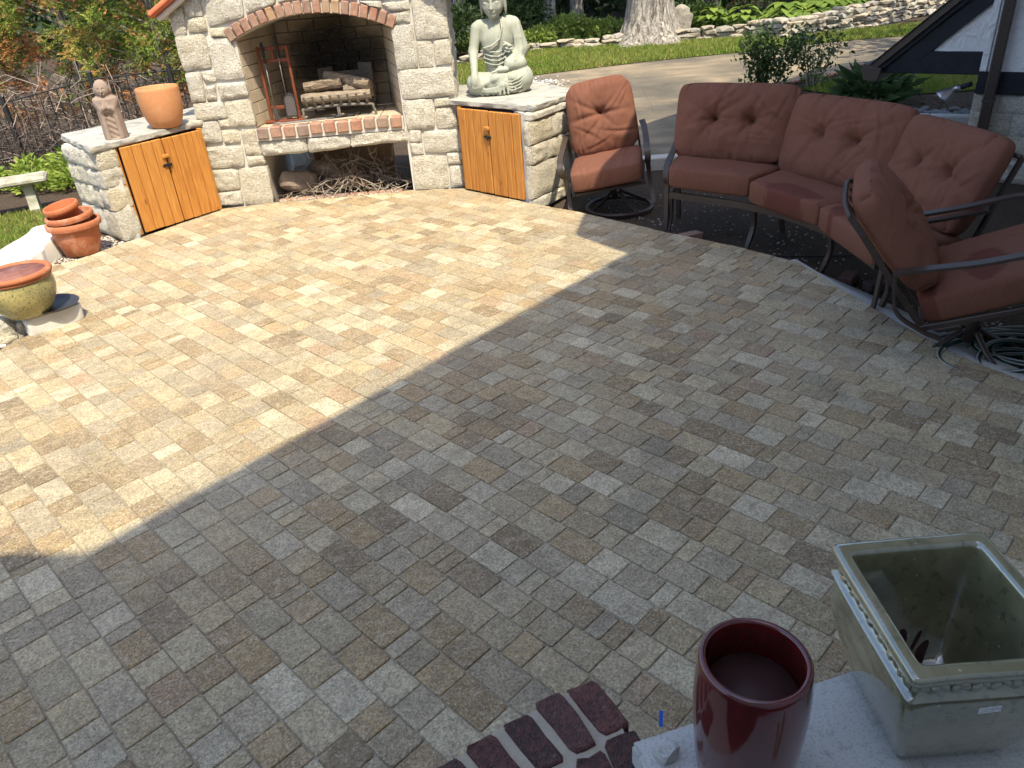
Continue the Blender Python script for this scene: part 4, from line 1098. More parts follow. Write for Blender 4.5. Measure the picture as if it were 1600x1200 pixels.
    cb, sb = math.cos(-.16), math.sin(-.16); qy, qz = qy * cb - q[..., 2] * sb, qy * sb + q[..., 2] * cb
    h = np.stack([qx / 1.26, qy / 1.15, qz / 1.15], -1)
    hd = sm(ell(h, (0, 0, .02), (.098, .112, .11)), ell(h, (0, -.02, -.05), (.075, .085, .075)), .04)
    hd = sm(hd, ell(h, (0, -.085, -.095), (.03, .02, .02)), .02)
    hd = sm(hd, ell(h, (-.045, -.075, -.035), (.03, .022, .03)), .02); hd = sm(hd, ell(h, (.045, -.075, -.035), (.03, .022, .03)), .02)
    for s_ in (-1, 1):
        hd = smc(hd, ell(h, (s_ * .04, -.115, .008), (.030, .018, .016)), .012)
        hd = sm(hd, ell(h, (s_ * .04, -.093, .0), (.026, .014, .013)), .005)
        hd = smc(hd, cap(h, (s_ * .018, -.111, -.002), (s_ * .064, -.098, -.004), .0035, .003), .002)
        hd = sm(hd, cap(h, (s_ * .012, -.106, .03), (s_ * .066, -.088, .034), .007, .005), .008)
        ear = ell(h, (s_ * .102, .015, -.03), (.014, .03, .085)); hd = sm(hd, ear, .008)
    hd = sm(hd, cap(h, (0, -.108, .02), (0, -.128, -.035), .008, .013), .008)
    hd = sm(hd, ell(h, (0, -.115, -.04), (.02, .012, .009)), .005)
    hd = sm(hd, cap(h, (-.022, -.105, -.067), (.022, -.105, -.067), .007, .007), .004); hd = smc(hd, cap(h, (-.024, -.115, -.066), (.024, -.115, -.066), .002, .002), .002)
    hair = ell(h, (0, .022, .05), (.108, .112, .098)) + .0035 * np.sin(110 * h[..., 0]) * np.sin(110 * h[..., 2]); hair = np.maximum(hair, -(h[..., 2] - .045 + (h[..., 1] + .08) * .6))
    hd = np.minimum(hd, hair); hd = sm(hd, ell(h, (0, .02, .145), (.05, .05, .045)), .015)
    return sm(d, hd * 1.15, .012)
V, F = surface_nets(big_statue, (-.42, -.31, -.03), (.42, .30, 1.18), .0085)
V[:, 2] = np.maximum(V[:, 2], 0)
o = mesh('seated_statue', (V, F), 'statue', smooth=True); o.location = (.125, 7.95, CT - .002); o.rotation_euler = (0, 0, R(6)); o.scale = (.88, .88, .875)
tag(o, 'large grey concrete meditating figure seated on the right stone counter', 'statue')

def monk(p):
    x, y, z = p[..., 0], p[..., 1], p[..., 2]
    k_ = 1 - .10 * np.clip(z - .05, 0, .4) / .4
    d = ell(np.stack([x / k_, y / k_, z * 0 + 0], -1), (0, 0, 0), (.094, .076, 1.))
    d = np.maximum(d, np.maximum(z - .33, -z)); d = sm(d, ell(p, (0, 0, .32), (.088, .068, .062)), .03)
    d = d - .006
    d = smc(d, np.maximum(np.abs(x) - .036, np.maximum(np.abs(z - .12) - .11, y + .062)), .006)          # recessed skirt panel
    d = d - .0035 * np.sin(120 * (z + .7 * x)) * (np.abs(x) < .034) * (z < .22) * (z > .02) * (y < 0)
    d = sm(d, cap(p, (-.02, -.085, .27), (0, -.072, .335), .018, .010), .01); d = sm(d, cap(p, (.02, -.085, .27), (0, -.072, .335), .018, .010), .01)
    for s_ in (-1, 1): d = sm(d, cap(p, (s_ * .08, -.015, .325), (s_ * .040, -.066, .25), .020, .020), .03); d = sm(d, cap(p, (s_ * .056, -.055, .23), (s_ * .058, -.055, .01), .017, .019), .012)
    h = p - np.array((0, -.018, .418)); h = h / 1.2; hd = ell(h, (0, 0, 0), (.053, .055, .068))
    for s_ in (-1, 1):
        hd = smc(hd, ell(h, (s_ * .021, -.056, .006), (.016, .010, .007)), .005); hd = sm(hd, ell(h, (s_ * .054, .005, -.01), (.008, .014, .026)), .005)
    hd = sm(hd, cap(h, (0, -.054, .01), (0, -.062, -.014), .005, .008), .005); hd = sm(hd, cap(h, (-.012, -.05, -.033), (.012, -.05, -.033), .004, .004), .003)
    d = sm(d, cap(p, (0, 0, .33), (0, -.01, .40), .036, .034), .015)
    d = sm(d, hd, .01)
    return np.maximum(d, -z)
V, F = surface_nets(monk, (-.13, -.12, -.02), (.13, .11, .51), .0058)
o = mesh('praying_statuette', (V, F), 'carved_stone', smooth=True); o.location = (-3.36, 7.17, CT - .002); o.rotation_euler = (0, 0, R(16))
tag(o, 'small reddish carved figure with praying hands on the left counter', 'statuette')

# ================================================================ pots on the left
def pot(name, label, loc, prof, mat, inner=None, inner_mat=None, n=48, rot=(0, 0, 0), group=None):
    r_ = thing(name, label, 'pot', loc, 0, group)
    o = mesh('body', xf(lathe(prof, n), (0, 0, 0), rot), mat, r_, smooth=True, local=True, auto=55)
    if inner: mesh('lining', xf(lathe(inner, n), (0, 0, 0), rot), inner_mat, r_, smooth=True, local=True)
    return r_
pot('terracotta_pot', 'plain pale terracotta pot on the left counter beside the fireplace', (-3.055, 7.58, CT),
    [(.115, 0), (.135, .012), (.165, .08), (.186, .17), (.192, .25), (.190, .33), (.189, .352), (.183, .358), (.174, .352), (.172, .30), (.165, .2), (.14, .06), (.05, .03)], 'terracotta_pale')
# nested pots on the gravel bed
pot('planter_pot', 'wide terracotta pot at the bottom of the nested stack', (-3.72, 6.63, .005),
    [(.135, 0), (.145, .008), (.175, .12), (.198, .235), (.206, .238), (.222, .242), (.226, .262), (.224, .285), (.212, .294), (.200, .288), (.196, .25), (.18, .12), (.14, .03), (.05, .025)], 'terracotta')
pot('planter_pot', 'middle terracotta pot nested inside the wide one', (-3.722, 6.632, .215),
    [(.11, 0), (.12, .005), (.155, .07), (.176, .095), (.190, .098), (.196, .12), (.194, .142), (.184, .148), (.170, .146), (.164, .13), (.140, .06), (.11, .02), (.04, .02)], 'terracotta', rot=(R(3), R(-3), 0))
pot('planter_pot', 'small shallow orange pot tilted on top of the nested stack', (-3.752, 6.625, .315),
    [(.098, 0), (.108, .004), (.128, .075), (.140, .08), (.146, .10), (.146, .122), (.140, .130), (.128, .130), (.122, .120), (.112, .05), (.096, .016), (.03, .016)], 'terracotta_plastic', rot=(R(7), R(-7), 0))
# glazed pot at the left edge
gp = thing('glazed_pot', 'olive speckled glazed pot with a thick terracotta rim on the white wall end', 'pot', (-3.27, 4.92, .125))
gp.scale = (1, 1, .86)
mesh('body', lathe([(.125, 0), (.135, .006), (.17, .06), (.205, .14), (.218, .20), (.217, .25), (.206, .298), (.19, .30), (.19, .26), (.19, .16), (.16, .06), (.11, .04), (.04, .04)], 56), 'olive_glaze', gp, smooth=True, local=True, auto=60)
rm = mesh('rim', lathe([(.205, .292), (.218, .296), (.221, .308), (.214, .314), (.226, .318), (.232, .335), (.226, .352), (.21, .358), (.196, .352), (.190, .335), (.189, .29)], 56), 'terracotta', gp, smooth=True, local=True)
mesh('lining', lathe([(.1905, .34), (.188, .26), (.182, .17), (.16, .085), (.12, .066), (.03, .064)], 48), 'worn_inside', gp, smooth=True, local=True)
# ================================================================ cushioned furniture
def cushion(wd, dp, th, nx=44, ny=40, buttons=(), corner=.10, edge=.30, crown=.25, seed=0, wedge=0., sag=0., fold=.006, pw=5):
    """pillow lying in xy (x width, y depth/height), z thickness; top at +z carries the buttons"""
    u = np.sin(np.linspace(-1, 1, nx) * math.pi / 2); v = np.sin(np.linspace(-1, 1, ny) * math.pi / 2)
    u = .6 * u + .4 * np.linspace(-1, 1, nx); v = .6 * v + .4 * np.linspace(-1, 1, ny)
    U, W_ = np.meshgrid(u, v, indexing='ij')
    cn = (np.abs(U) ** 5) * (np.abs(W_) ** 5)
    sx = wd / 2 * U * (1 - corner * cn) * (1 + wedge * W_) ; sy = dp / 2 * W_ * (1 - corner * cn)
    sx = sx * (1 - .03 * (1 - W_ ** 2) * 0); 
    prof = ((1 - np.abs(U) ** pw) * (1 - np.abs(W_) ** pw)).clip(0) ** .5
    hT = th / 2 * (edge + (1 - edge) * prof) * (1 + crown * (1 - U ** 2) * (1 - W_ ** 2))
    hB = hT.copy()
    P3 = np.stack([sx * 3, sy * 3, np.full(U.shape, seed * 2.3)], -1)
    hT = hT + fold * vnoise(P3, 2.2) * prof + fold * .7 * vnoise(P3 + 7, 5) * prof
    rd = random.Random(seed)
    for bx, by in buttons:
        r_ = np.hypot(sx - bx, sy - by)
        hT = hT - th * .26 * np.exp(-(r_ / .055) ** 2) - th * .12 * np.exp(-(r_ / .15) ** 2)
        for q in range(9):
            a = q * .698 + rd.uniform(-.25, .25); dx, dy = sx - bx, sy - by
            al, pe = dx * math.cos(a) + dy * math.sin(a), -dx * math.sin(a) + dy * math.cos(a)
            ln = rd.uniform(.12, .34)
            hT = hT - rd.uniform(.010, .022) * np.exp(-(pe / (.011 + .05 * np.clip(al, 0, 1))) ** 2) * np.where(al > 0, np.exp(-(al / ln) ** 2), 0) * prof
    # long soft folds pulled across the cover
    for q in range(9 if buttons else 3):
        fx, fy = rd.uniform(-.42, .42) * wd, rd.uniform(-.42, .42) * dp; a = rd.uniform(-.7, .9) + (1.57 if rd.random() < .35 else 0); ln = rd.uniform(.10, .24)
        dx, dy = sx - fx, sy - fy; al, pe = dx * math.cos(a) + dy * math.sin(a), -dx * math.sin(a) + dy * math.cos(a); pe = pe + .9 * rd.uniform(-1, 1) * al * al
        hT = hT - rd.uniform(.005, .011) * (np.exp(-(pe / .012) ** 2) - .6 * np.exp(-((pe - .022) / .014) ** 2)) * np.exp(-(al / ln) ** 2) * prof
    # puckers along the seams
    for q in range(14):
        a = rd.uniform(-1, 1); side = rd.choice((-1, 1))
        hT = hT - rd.uniform(.006, .018) * np.exp(-((U - a) / .03) ** 2) * np.clip(1 - np.abs(W_ - side) / .45, 0, 1) * (np.abs(W_) < .97)
    V = np.concatenate([np.stack([sx, sy, hT], -1).reshape(-1, 3), np.stack([sx, sy, -hB], -1).reshape(-1, 3)])
    F = []; n = nx * ny
    for i in range(nx - 1):
        for j in range(ny - 1):
            a = i * ny + j; F.append((a, a + ny, a + ny + 1, a + 1)); F.append((n + a, n + a + 1, n + a + ny + 1, n + a + ny))
    ring = [i * ny for i in range(nx)] + [(nx - 1) * ny + j for j in range(1, ny)] + [i * ny + ny - 1 for i in range(nx - 2, -1, -1)] + [j for j in range(ny - 2, 0, -1)]
    for i in range(len(ring)): a, b = ring[i], ring[(i + 1) % len(ring)]; F.append((a, n + a, n + b, b))
    tops = []
    for bx, by in buttons:
        k_ = int(np.argmin((sx - bx) ** 2 + (sy - by) ** 2)); tops.append((bx, by, hT.ravel()[k_]))
    return V, F, tops
def add_cushion(name, parent, c, o, ax, ay, az, damp=None, label=None):
    V, F, tops = c
    vf = frame((V, F), o, ax, ay, az)
    col = np.zeros((len(V), 4), np.float32); col[:, 3] = 1
    if damp is not None: col[:, :3] = np.clip(damp(V), 0, 1)[:, None]
    ob = mesh(name, vf, 'cushion_fabric', parent, smooth=True, local=True, col=col)
    if label: ob['label'] = label
    bt = lathe([(.002, -.012), (.015, -.008), (.017, 0), (.012, .006), (.003, .008)], 12)
    for t_ in tops:
        mesh('button', frame((bt[0] + np.array(t_) + np.array((0, 0, .004)), bt[1]), o, ax, ay, az), 'cushion_fabric', ob, smooth=True, local=True, col=np.array((0, 0, 0, 1)))
    return ob
def tilt(a):   # frame of a back cushion leaning backwards (front is -y): x, up along the back, outward
    return (1, 0, 0), (0, math.sin(a), math.cos(a)), (0, -math.cos(a), math.sin(a))

def swivel_chair(name, label, loc, rotz, ringoff, seed, wet=None, lean=.30, SZ=.32, pitch=0., roll=0., sd=.62, st=.165):
    c = thing(name, label, 'chair', loc, rotz)
    hw = .33
    mb = lambda nm, vf, **k_: mesh(nm, vf, 'bronze_frame', c, local=True, **k_)
    TM = np.array(Euler((-pitch, roll, 0)).to_matrix()); pv = np.array((0, 0, SZ - .05))
    tl = lambda vf: ((np.asarray(vf[0]) - pv) @ TM.T + pv, vf[1])
    m = lambda nm, vf, **k_: mb(nm, tl(vf), **k_)
    ring = [(ringoff[0] + .30 * math.cos(a), ringoff[1] + .30 * math.sin(a), .025) for a in np.linspace(0, 2 * math.pi, 41)[:-1]]
    mb('base_ring', tube(ring, .018, 10, True), smooth=True)
    for q in range(4):
        a = .6 + q * math.pi / 2
        mb('spoke', tube(spline([(ringoff[0] + .30 * math.cos(a), ringoff[1] + .30 * math.sin(a), .035), (ringoff[0] + .18 * math.cos(a), ringoff[1] + .18 * math.sin(a), .09), (ringoff[0] * .6 + .05 * math.cos(a), ringoff[1] * .6 + .05 * math.sin(a), .17)], 5), .016, 8), smooth=True)
    mb('swivel_post', tube([(ringoff[0] * .6, ringoff[1] * .6, .10), (0, 0, SZ - .02)], .03, 12), smooth=True)
    m('rocker_plate', cbox(-.17, .17, -.19, .19, SZ - .05, SZ - .03, .004))
    for x in (-hw + .02, hw - .02): m('seat_rail', cbox(x - .014, x + .014, -.31, .30, SZ - .028, SZ + .004, .004))
    for y in (-.30, .29): m('seat_rail', cbox(-hw + .036, hw - .036, y - .014, y + .014, SZ - .026, SZ + .002, .004))
    ax, ay, az = tilt(lean)
    for x in (-hw + .03, hw - .03): m('back_post', strap([(x, .30, SZ), (x, .30 + .24 * math.sin(lean), SZ + .24), (x * .96, .31 + .50 * math.sin(lean), SZ + .56), (x * .9, .31 + .62 * math.sin(lean), SZ + .66)], (0, 1, 0), .03, .018))
    m('back_rail', tube(spline([(-hw + .06, .31 + .62 * math.sin(lean), SZ + .655), (-.15, .33 + .62 * math.sin(lean), SZ + .71), (.15, .33 + .62 * math.sin(lean), SZ + .71), (hw - .06, .31 + .62 * math.sin(lean), SZ + .655)], 5), .014, 8), smooth=True)
    for x in (-.12, 0, .12): m('back_slat', strap([(x, .29, SZ + .02), (x, .33 + .60 * math.sin(lean), SZ + .68)], (1, 0, 0), .022, .01))
    for s_ in (-1, 1):
        x = s_ * (hw + .035)
        m('arm', strap(spline([(x * .96, .36, SZ + .345), (x, .22, SZ + .335), (x * 1.03, 0, SZ + .31), (x * 1.04, -.22, SZ + .30), (x * 1.04, -.305, SZ + .27), (x * 1.03, -.33, SZ + .21), (x * 1.0, -.30, SZ + .16)], 6), (1, 0, 0), .052, .016), smooth=True, auto=40)
        m('leg', strap(spline([(x * 1.01, -.285, SZ + .22), (x, -.24, SZ + .08), (x, -.26, SZ - .06), (x * 1.02, -.34, SZ - .20)], 6), (1, 0, 0), .036, .016), smooth=True, auto=40)
        m('arm_brace', strap(spline([(x * .97, .35, SZ + .34), (x * .98, .39, SZ + .14), (x * .98, .30, SZ + .0), (x * .985, .22, SZ - .07)], 6), (1, 0, 0), .034, .014), smooth=True, auto=40)
    sc_ = cushion(.63, sd, st, buttons=(), corner=.06, edge=.62, crown=.10, seed=seed, fold=.004, pw=10)
    rt = lambda v_: tuple(TM @ np.array(v_)); ro = lambda v_: tuple(TM @ (np.array(v_) - pv) + pv)
    add_cushion('seat_cushion', c, sc_, ro((0, -.02 - (sd - .62) / 2, SZ + .002 + st / 2)), rt((1, 0, 0)), rt((0, .996, -.06)), rt((0, .06, .998)), wet)
    bc = cushion(.62, .66, .19, 70, 70, buttons=((0, .03),), corner=.17, edge=.22, crown=.35, seed=seed + 1, wedge=-.03, fold=.012, pw=4)
    by = .235 + .30 * math.sin(lean)
    add_cushion('back_cushion', c, bc, ro((0, by, SZ + .165 + .30)), rt(ax), rt(ay), rt(az))
    return c
swivel_chair('swivel_chair', 'rust cushioned swivel patio chair half in sunlight beside the right cabinet', (1.055, 6.92, GZ), R(-11), (.08, .02), 10, lean=.26, SZ=.31, roll=R(-9), pitch=R(-4), sd=.68, st=.19)
def wetR(V): return ((np.hypot((V[:, 0] + .10) / .17, (V[:, 1] + .02) / .10) + .18 * vnoise(V * 14)) < 1).astype(float) * .7 + ((np.hypot((V[:, 0] + .24) / .10, (V[:, 1] - .27) / .06)) < 1) * .6
chr_r = swivel_chair('swivel_chair', 'rust cushioned swivel chair seen from its back beside the coiled hose', (2.535, 3.627, GZ), R(65), (-.02, .04), 20, wet=wetR, lean=.30, SZ=.42, pitch=R(20), roll=R(-4))

# curved three-seat sofa
so_ = thing('curved_sofa', 'curved brown-framed sofa with three tufted rust seat and back cushions', 'sofa', (2.1, 5.1, GZ))
Fp = [np.array(p) for p in ((1.39, 5.98), (1.86, 5.51), (2.15, 4.90), (2.19, 4.18))]
Bp = [np.array(p) for p in ((1.58, 6.47), (2.26, 5.86), (2.67, 5.01), (2.73, 4.16))]
SO_Z = (.03, -.015, -.045)
SZ = .30
def wetS(cx, cy, rx, ry): return lambda V: ((np.hypot((V[:, 0] - cx) / rx, (V[:, 1] - cy) / ry) + .2 * vnoise(V * 12)) < 1).astype(float) * .65
frame_mid = []
for i in range(3):
    f0, f1, b0, b1 = Fp[i], Fp[i + 1], Bp[i], Bp[i + 1]
    fm, bm_ = (f0 + f1) / 2, (b0 + b1) / 2
    dep = np.linalg.norm(bm_ - fm); out = (bm_ - fm) / dep                # towards the back
    xr = f1 - f0; wf = np.linalg.norm(xr); wb = np.linalg.norm(b1 - b0)
    xa = np.array((-out[1], out[0])); xa = xa if np.dot(xa, xr) > 0 else -xa
    o_ = (fm + bm_) / 2 - np.array((2.1, 5.1))
    wmid = (wf + wb) / 2
    sc_ = cushion(wmid * .985, dep + .02, .175, 40, 34, (), .05, .66, .08, 30 + i, (wb - wf) / (wb + wf), 0, .004, 11)
    damp = (None, wetS(.02, -.20, .26, .10), wetS(-.18, -.17, .10, .12))[i]
    add_cushion('seat_cushion', so_, sc_, (o_[0], o_[1], SZ + .17 + SO_Z[i]), (xa[0], xa[1], -.045), (out[0], out[1], -.03), (0, 0, 1), damp)
    an = .36
    bc = cushion(wb * 1.045, .60, .19, 90, 64, ((-.15, .02), (.15, .02)), .085, .24, .30, 40 + i, .045, 0, .014, 4)
    oo = fm + out * (dep * .86 + .10) - np.array((2.1, 5.1))
    ux = (xa[0], xa[1], 0); uy = (out[0] * math.sin(an), out[1] * math.sin(an), math.cos(an)); uz = (-out[0] * math.cos(an), -out[1] * math.cos(an), math.sin(an))
    add_cushion('back_cushion', so_, bc, (oo[0], oo[1], SZ + .26 + .25 + SO_Z[i]), ux, uy, uz)
off_ = np.array((2.1, 5.1))
m = lambda nm, vf, **k_: mesh(nm, vf, 'bronze_frame', so_, local=True, **k_)
fr_pts = [tuple(np.r_[p + (q - p) * .06 - off_, SZ + .055]) for p, q in zip(Fp, Bp)]; bk_pts = [tuple(np.r_[q - off_, SZ + .055]) for q in Bp]
m('front_rail', strap(spline(fr_pts, 6), (0, 0, 1), .05, .022)); m('rear_rail', strap(spline(bk_pts, 6), (0, 0, 1), .05, .022))
m('top_rail', tube(spline([tuple(np.r_[q + (q - p) / np.linalg.norm(q - p) * .19 - off_, SZ + .64]) for p, q in zip(Fp, Bp)], 6), .014, 8), smooth=True)
for i in range(4):
    p, q = Fp[i], Bp[i]; d = (q - p) / np.linalg.norm(q - p)
    m('cross_rail', strap([tuple(np.r_[p + d * .06 - off_, SZ + .045]), tuple(np.r_[q - d * .02 - off_, SZ + .045])], (0, 0, 1), .04, .02))
    sid = np.r_[Fp[min(i + 1, 3)] - Fp[max(i - 1, 0)], 0]; sid /= np.linalg.norm(sid)
    fo = .05 if i in (0,) else .10
    m('leg', strap(spline([tuple(np.r_[p + d * fo - off_, SZ + .06]), tuple(np.r_[p + d * (fo + .03) - off_, .18]), tuple(np.r_[p + d * (fo - .02) - off_ - sid[:2] * .02, 0])], 5), sid, .036, .026))
    m('leg', strap(spline([tuple(np.r_[q - d * .02 - off_, SZ + .06]), tuple(np.r_[q + d * .02 - off_, .16]), tuple(np.r_[q + d * .06 - off_, 0])], 5), sid, .036, .026))
    m('back_post', strap(spline([tuple(np.r_[q - off_, SZ + .06]), tuple(np.r_[q + d * .10 - off_, SZ + .36]), tuple(np.r_[q + d * .20 - off_, SZ + .64])], 5), sid, .03, .02))
for i, s_ in ((0, -1), (3, 1)):
    p, q = Fp[i], Bp[i]; d = (q - p) / np.linalg.norm(q - p); sd_ = (Fp[1] - Fp[0]) if i == 0 else (Fp[3] - Fp[2]); sd_ = sd_ / np.linalg.norm(sd_) * s_
    e = sd_ * .035
    m('arm', strap(spline([tuple(np.r_[q + d * .05 + e - off_, SZ + .36]), tuple(np.r_[p + d * .35 + e - off_, SZ + .33]), tuple(np.r_[p + d * .06 + e - off_, SZ + .30]), tuple(np.r_[p + d * .0 + e - off_, SZ + .27]), tuple(np.r_[p - d * .015 + e - off_, SZ + .20]), tuple(np.r_[p + d * .02 + e - off_, SZ + .15])], 6), tuple(np.r_[sd_, 0]), .05, .016), smooth=True, auto=40)
    m('arm_support', strap(spline([tuple(np.r_[p + d * .0 + e - off_, SZ + .24]), tuple(np.r_[p + d * .05 + e - off_, SZ + .12]), tuple(np.r_[p + d * .03 + e - off_, 0])], 5), tuple(np.r_[sd_, 0]), .036, .016))

# ================================================================ clutter on the dirt by the furniture
loops = []
rd = random.Random(5); ang = 0
pts = []
for i in range(700):
    i = i * 250 / 700
    a = i * .33; rr = .27 + .11 * math.sin(i * .071) + .02 * math.sin(i * .9)
    cx, cy = 2.72 + .10 * math.sin(i * .05), 3.46 + .07 * math.cos(i * .043)
    pts.append((cx + rr * math.cos(a) * 1.15, cy + rr * math.sin(a) * .95, GZ + .018 + .055 * (i / 250) + .03 * abs(math.sin(i * .21)) * (i / 250)))
tail = [(2.33, 4.15, GZ + .02), (2.30, 3.98, GZ + .02), (2.36, 3.78, GZ + .02), (2.50, 3.50, GZ + .02), (2.66, 3.22, GZ + .02), (2.9, 3.12, GZ + .02)]
path = spline(tail, 8) + pts
hs = thing('garden_hose', 'coiled dark green garden hose with pale stripe under the near chair', 'hose', (2.8, 3.5, GZ))
mesh('hose', tube(path, .0125, 8), 'hose_green', hs, smooth=True)
P, T_ = frames(path); sp = P + np.cross(T_, np.array((0, 0, 1.))) * .006 + np.array((0, 0, .0085))
mesh('stripe', tube(sp, .0042, 5), 'hose_stripe', hs, smooth=True)
o = mesh('black_cable', tube(spline([(1.02, 6.42, GZ + .005), (1.2, 6.3, GZ + .01), (1.34, 5.98, GZ + .008), (1.6, 5.82, GZ + .008), (1.9, 5.45, GZ + .008), (2.3, 5.3, GZ + .008), (2.9, 5.2, GZ + .008)], 8), .006, 6), 'black_rubber', smooth=True)
tag(o, 'thin black cable trailing over the dirt under the sofa', 'cable')
for i, (x, y, rz, lb) in enumerate(((1.55, 5.90, .5, 'loose red brick on the dirt under the left end of the sofa'), (2.36, 4.78, .9, 'loose red brick on the dirt under the middle of the sofa'), (2.50, 4.62, .2, 'dark loose brick lying behind another under the sofa'))):
    b = cbox(-.10, .10, -.047, .047, 0, .06, .006)
    tag(mesh('loose_brick', xf(b, (x, y, GZ), (0, .06, rz)), 'stoop_brick' if i else 'brick'), lb, 'brick')
vf, cc = scatter(1500, lambda r_: np.array((r_.uniform(.9, 3.2), r_.uniform(3.2, 7.4), GZ - .012)), .004, .014, 18, ((.20, .18, .16), (.30, .28, .25), (.12, .09, .07), (.38, .35, .3)))
o = mesh('dirt_gravel', vf, 'vcol_rough', col=cc); tag(o, 'loose gravel and crumbs on the bare dirt under the furniture', 'gravel', kind='stuff')
o = mesh('concrete_curb', cbox(1.62, 2.6, 8.25, 8.42, GZ - .05, .02, .012), 'concrete'); tag(o, 'pale concrete curb between the chair and the sofa', 'curb')
# ================================================================ stoop at the camera's feet
SZT = .50
st = thing('brick_stoop', 'raised stoop with dark red brick edging and a concrete cap slab', 'stoop', (.5, .7, 0))
mesh('base', prism([(-.40, .90), (-.25, 1.04), (-.08, 1.15), (.13, 1.25), (.20, 1.03), (1.9, 1.44), (1.9, -.3), (-.9, -.3)], 0, .385), 'stoop_brick', st)
slabp = [(.192, 1.046), (.72, 1.178), (1.55, 1.386), (1.9, .4), (.36, .55), (.25, .86)]
V, F = prism(slabp, SZT - .07, SZT)
bm = bmesh.new(); vs_ = [bm.verts.new(v) for v in V]; [bm.faces.new([vs_[i] for i in f]) for f in F]; bm.normal_update()
bmesh.ops.bevel(bm, geom=list(bm.edges), offset=.008, segments=2, affect='EDGES'); bm.verts.index_update()
V = [v.co[:] for v in bm.verts]; F = [tuple(v.index for v in f.verts) for f in bm.faces]; bm.free()
mesh('cap_slab', (V, F), 'concrete', st, smooth=True, auto=35)
BQ = [((.074, 1.255), (.145, 1.28), (.205, 1.144), (.141, 1.121)), ((-.006, 1.221), (.054, 1.246), (.117, 1.105), (.068, 1.078)), ((-.089, 1.168), (-.025, 1.197), (.046, 1.07), (-.016, 1.042)), ((-.175, 1.118), (-.111, 1.15), (-.042, 1.032), (-.103, 1.001)), ((-.257, 1.067), (-.193, 1.1), (-.124, .988), (-.186, .958)), ((-.335, 1.01), (-.275, 1.045), (-.205, .94), (-.265, .905))]
def brick_quad(q, z, h, seed):
    q = np.array(q); c = q.mean(0); q = c + (q - c) * np.array((1.12, 1.02)); V = []
    for zz, k_ in ((z - h, 1.), (z - .010, 1.), (z - .003, .965), (z, .90)):
        for i in range(4):
            for t_ in (.1, .5, .9):
                p = q[i] + (q[(i + 1) % 4] - q[i]) * t_
                V.append(np.r_[c + (p - c) * k_, zz])
    V = np.array(V); V += .0055 * np.stack([vnoise(V * 30 + seed), vnoise(V * 30 + seed + 9), vnoise(V * 30 + seed + 17)], -1)
    n = 12; F = [(l * n + i, l * n + (i + 1) % n, l * n + n + (i + 1) % n, l * n + n + i) for l in range(3) for i in range(n)] + [tuple(range(3 * n, 4 * n))]
    return V, F
for i, q in enumerate(BQ): mesh('brick', brick_quad(q, .425 + .006 * (i % 2), .12, i * 3), 'stoop_brick', st)
B2 = [((.145, 1.105), (.215, 1.13), (.235, 1.04), (.165, 1.0)), ((.07, 1.06), (.135, 1.085), (.16, .98), (.095, .95)), ((-.01, 1.02), (.055, 1.045), (.09, .94), (.02, .91))]
for i, q in enumerate(B2): mesh('brick', brick_quad(q, .428, .12, 40 + i), 'stoop_brick', st)
k = NB('stoop_mortar', .95, .1); n = k.noise(k.pos('World'), 80, 3); k.color(k.mix(n, (.33, .28, .215), (.46, .40, .315))); k.bump(n, .5, .004); M['stoop_mortar'] = k.m
mesh('mortar_bed', prism([(-.36, .97), (-.25, 1.06), (-.08, 1.17), (.08, 1.25), (.14, 1.268), (.185, 1.16), (.21, 1.04), (.3, .8), (-.1, .7)], .30, .420), 'stoop_mortar', st)
# red glazed pot
rp = thing('red_pot', 'tall oxblood red glazed pot on the concrete slab of the stoop', 'pot', (.414, .972, SZT)); rp.scale = (.89, .89, 1.0)
out = [(.098, 0), (.106, .004), (.114, .06), (.121, .14), (.124, .20), (.123, .26), (.1185, .305), (.1175, .316), (.113, .321), (.105, .321), (.1015, .316)]
mesh('body', lathe(out + [(.1005, .30), (.1025, .26), (.105, .2), (.10, .1), (.09, .03), (.03, .028)], 64), 'red_glaze', rp, smooth=True, local=True, auto=60)
mesh('lining', lathe([(.0985, .235), (.1025, .2), (.0975, .1), (.086, .036), (.03, .034)], 48), 'red_inside', rp, smooth=True, local=True)
# square celadon planter
sp_ = thing('square_planter', 'square green celadon glazed planter with moulded band on the stoop', 'planter', (.835, 1.066, SZT)); sp_.scale = (.95, 1.03, 1)
def sq(r_, n=13, rc=.016):
    """rounded square outline, half-width r_"""
    pts = []
    rc = min(rc, r_ * .3)
    for qx, qy, a0 in ((1, 1, 0), (-1, 1, 90), (-1, -1, 180), (1, -1, 270)):
        for j in range(5):
            a = R(a0 + j * 22.5); pts.append((qx * (r_ - rc) + rc * math.cos(a), qy * (r_ - rc) + rc * math.sin(a)))
    # points along the sides
    out = []
    m_ = len(pts)
    for i in range(m_):
        out.append(pts[i])
        if i % 5 == 4:
            a, b = np.array(pts[i]), np.array(pts[(i + 1) % m_])
            for t_ in np.linspace(0, 1, 12)[1:-1]: out.append(tuple(a + (b - a) * t_))
    return out
def loft(levels):
    V, F = [], []; n = None
    for r_, z, rc in levels:
        o_ = sq(r_, rc=rc); n = len(o_); V += [(x, y, z) for x, y in o_]
    for l in range(len(levels) - 1):
        for i in range(n): F.append((l * n + i, l * n + (i + 1) % n, l * n + n + (i + 1) % n, l * n + n + i))
    F += [tuple(range(n))[::-1], tuple((len(levels) - 1) * n + i for i in range(n))]
    return np.array(V), F
PH = .335
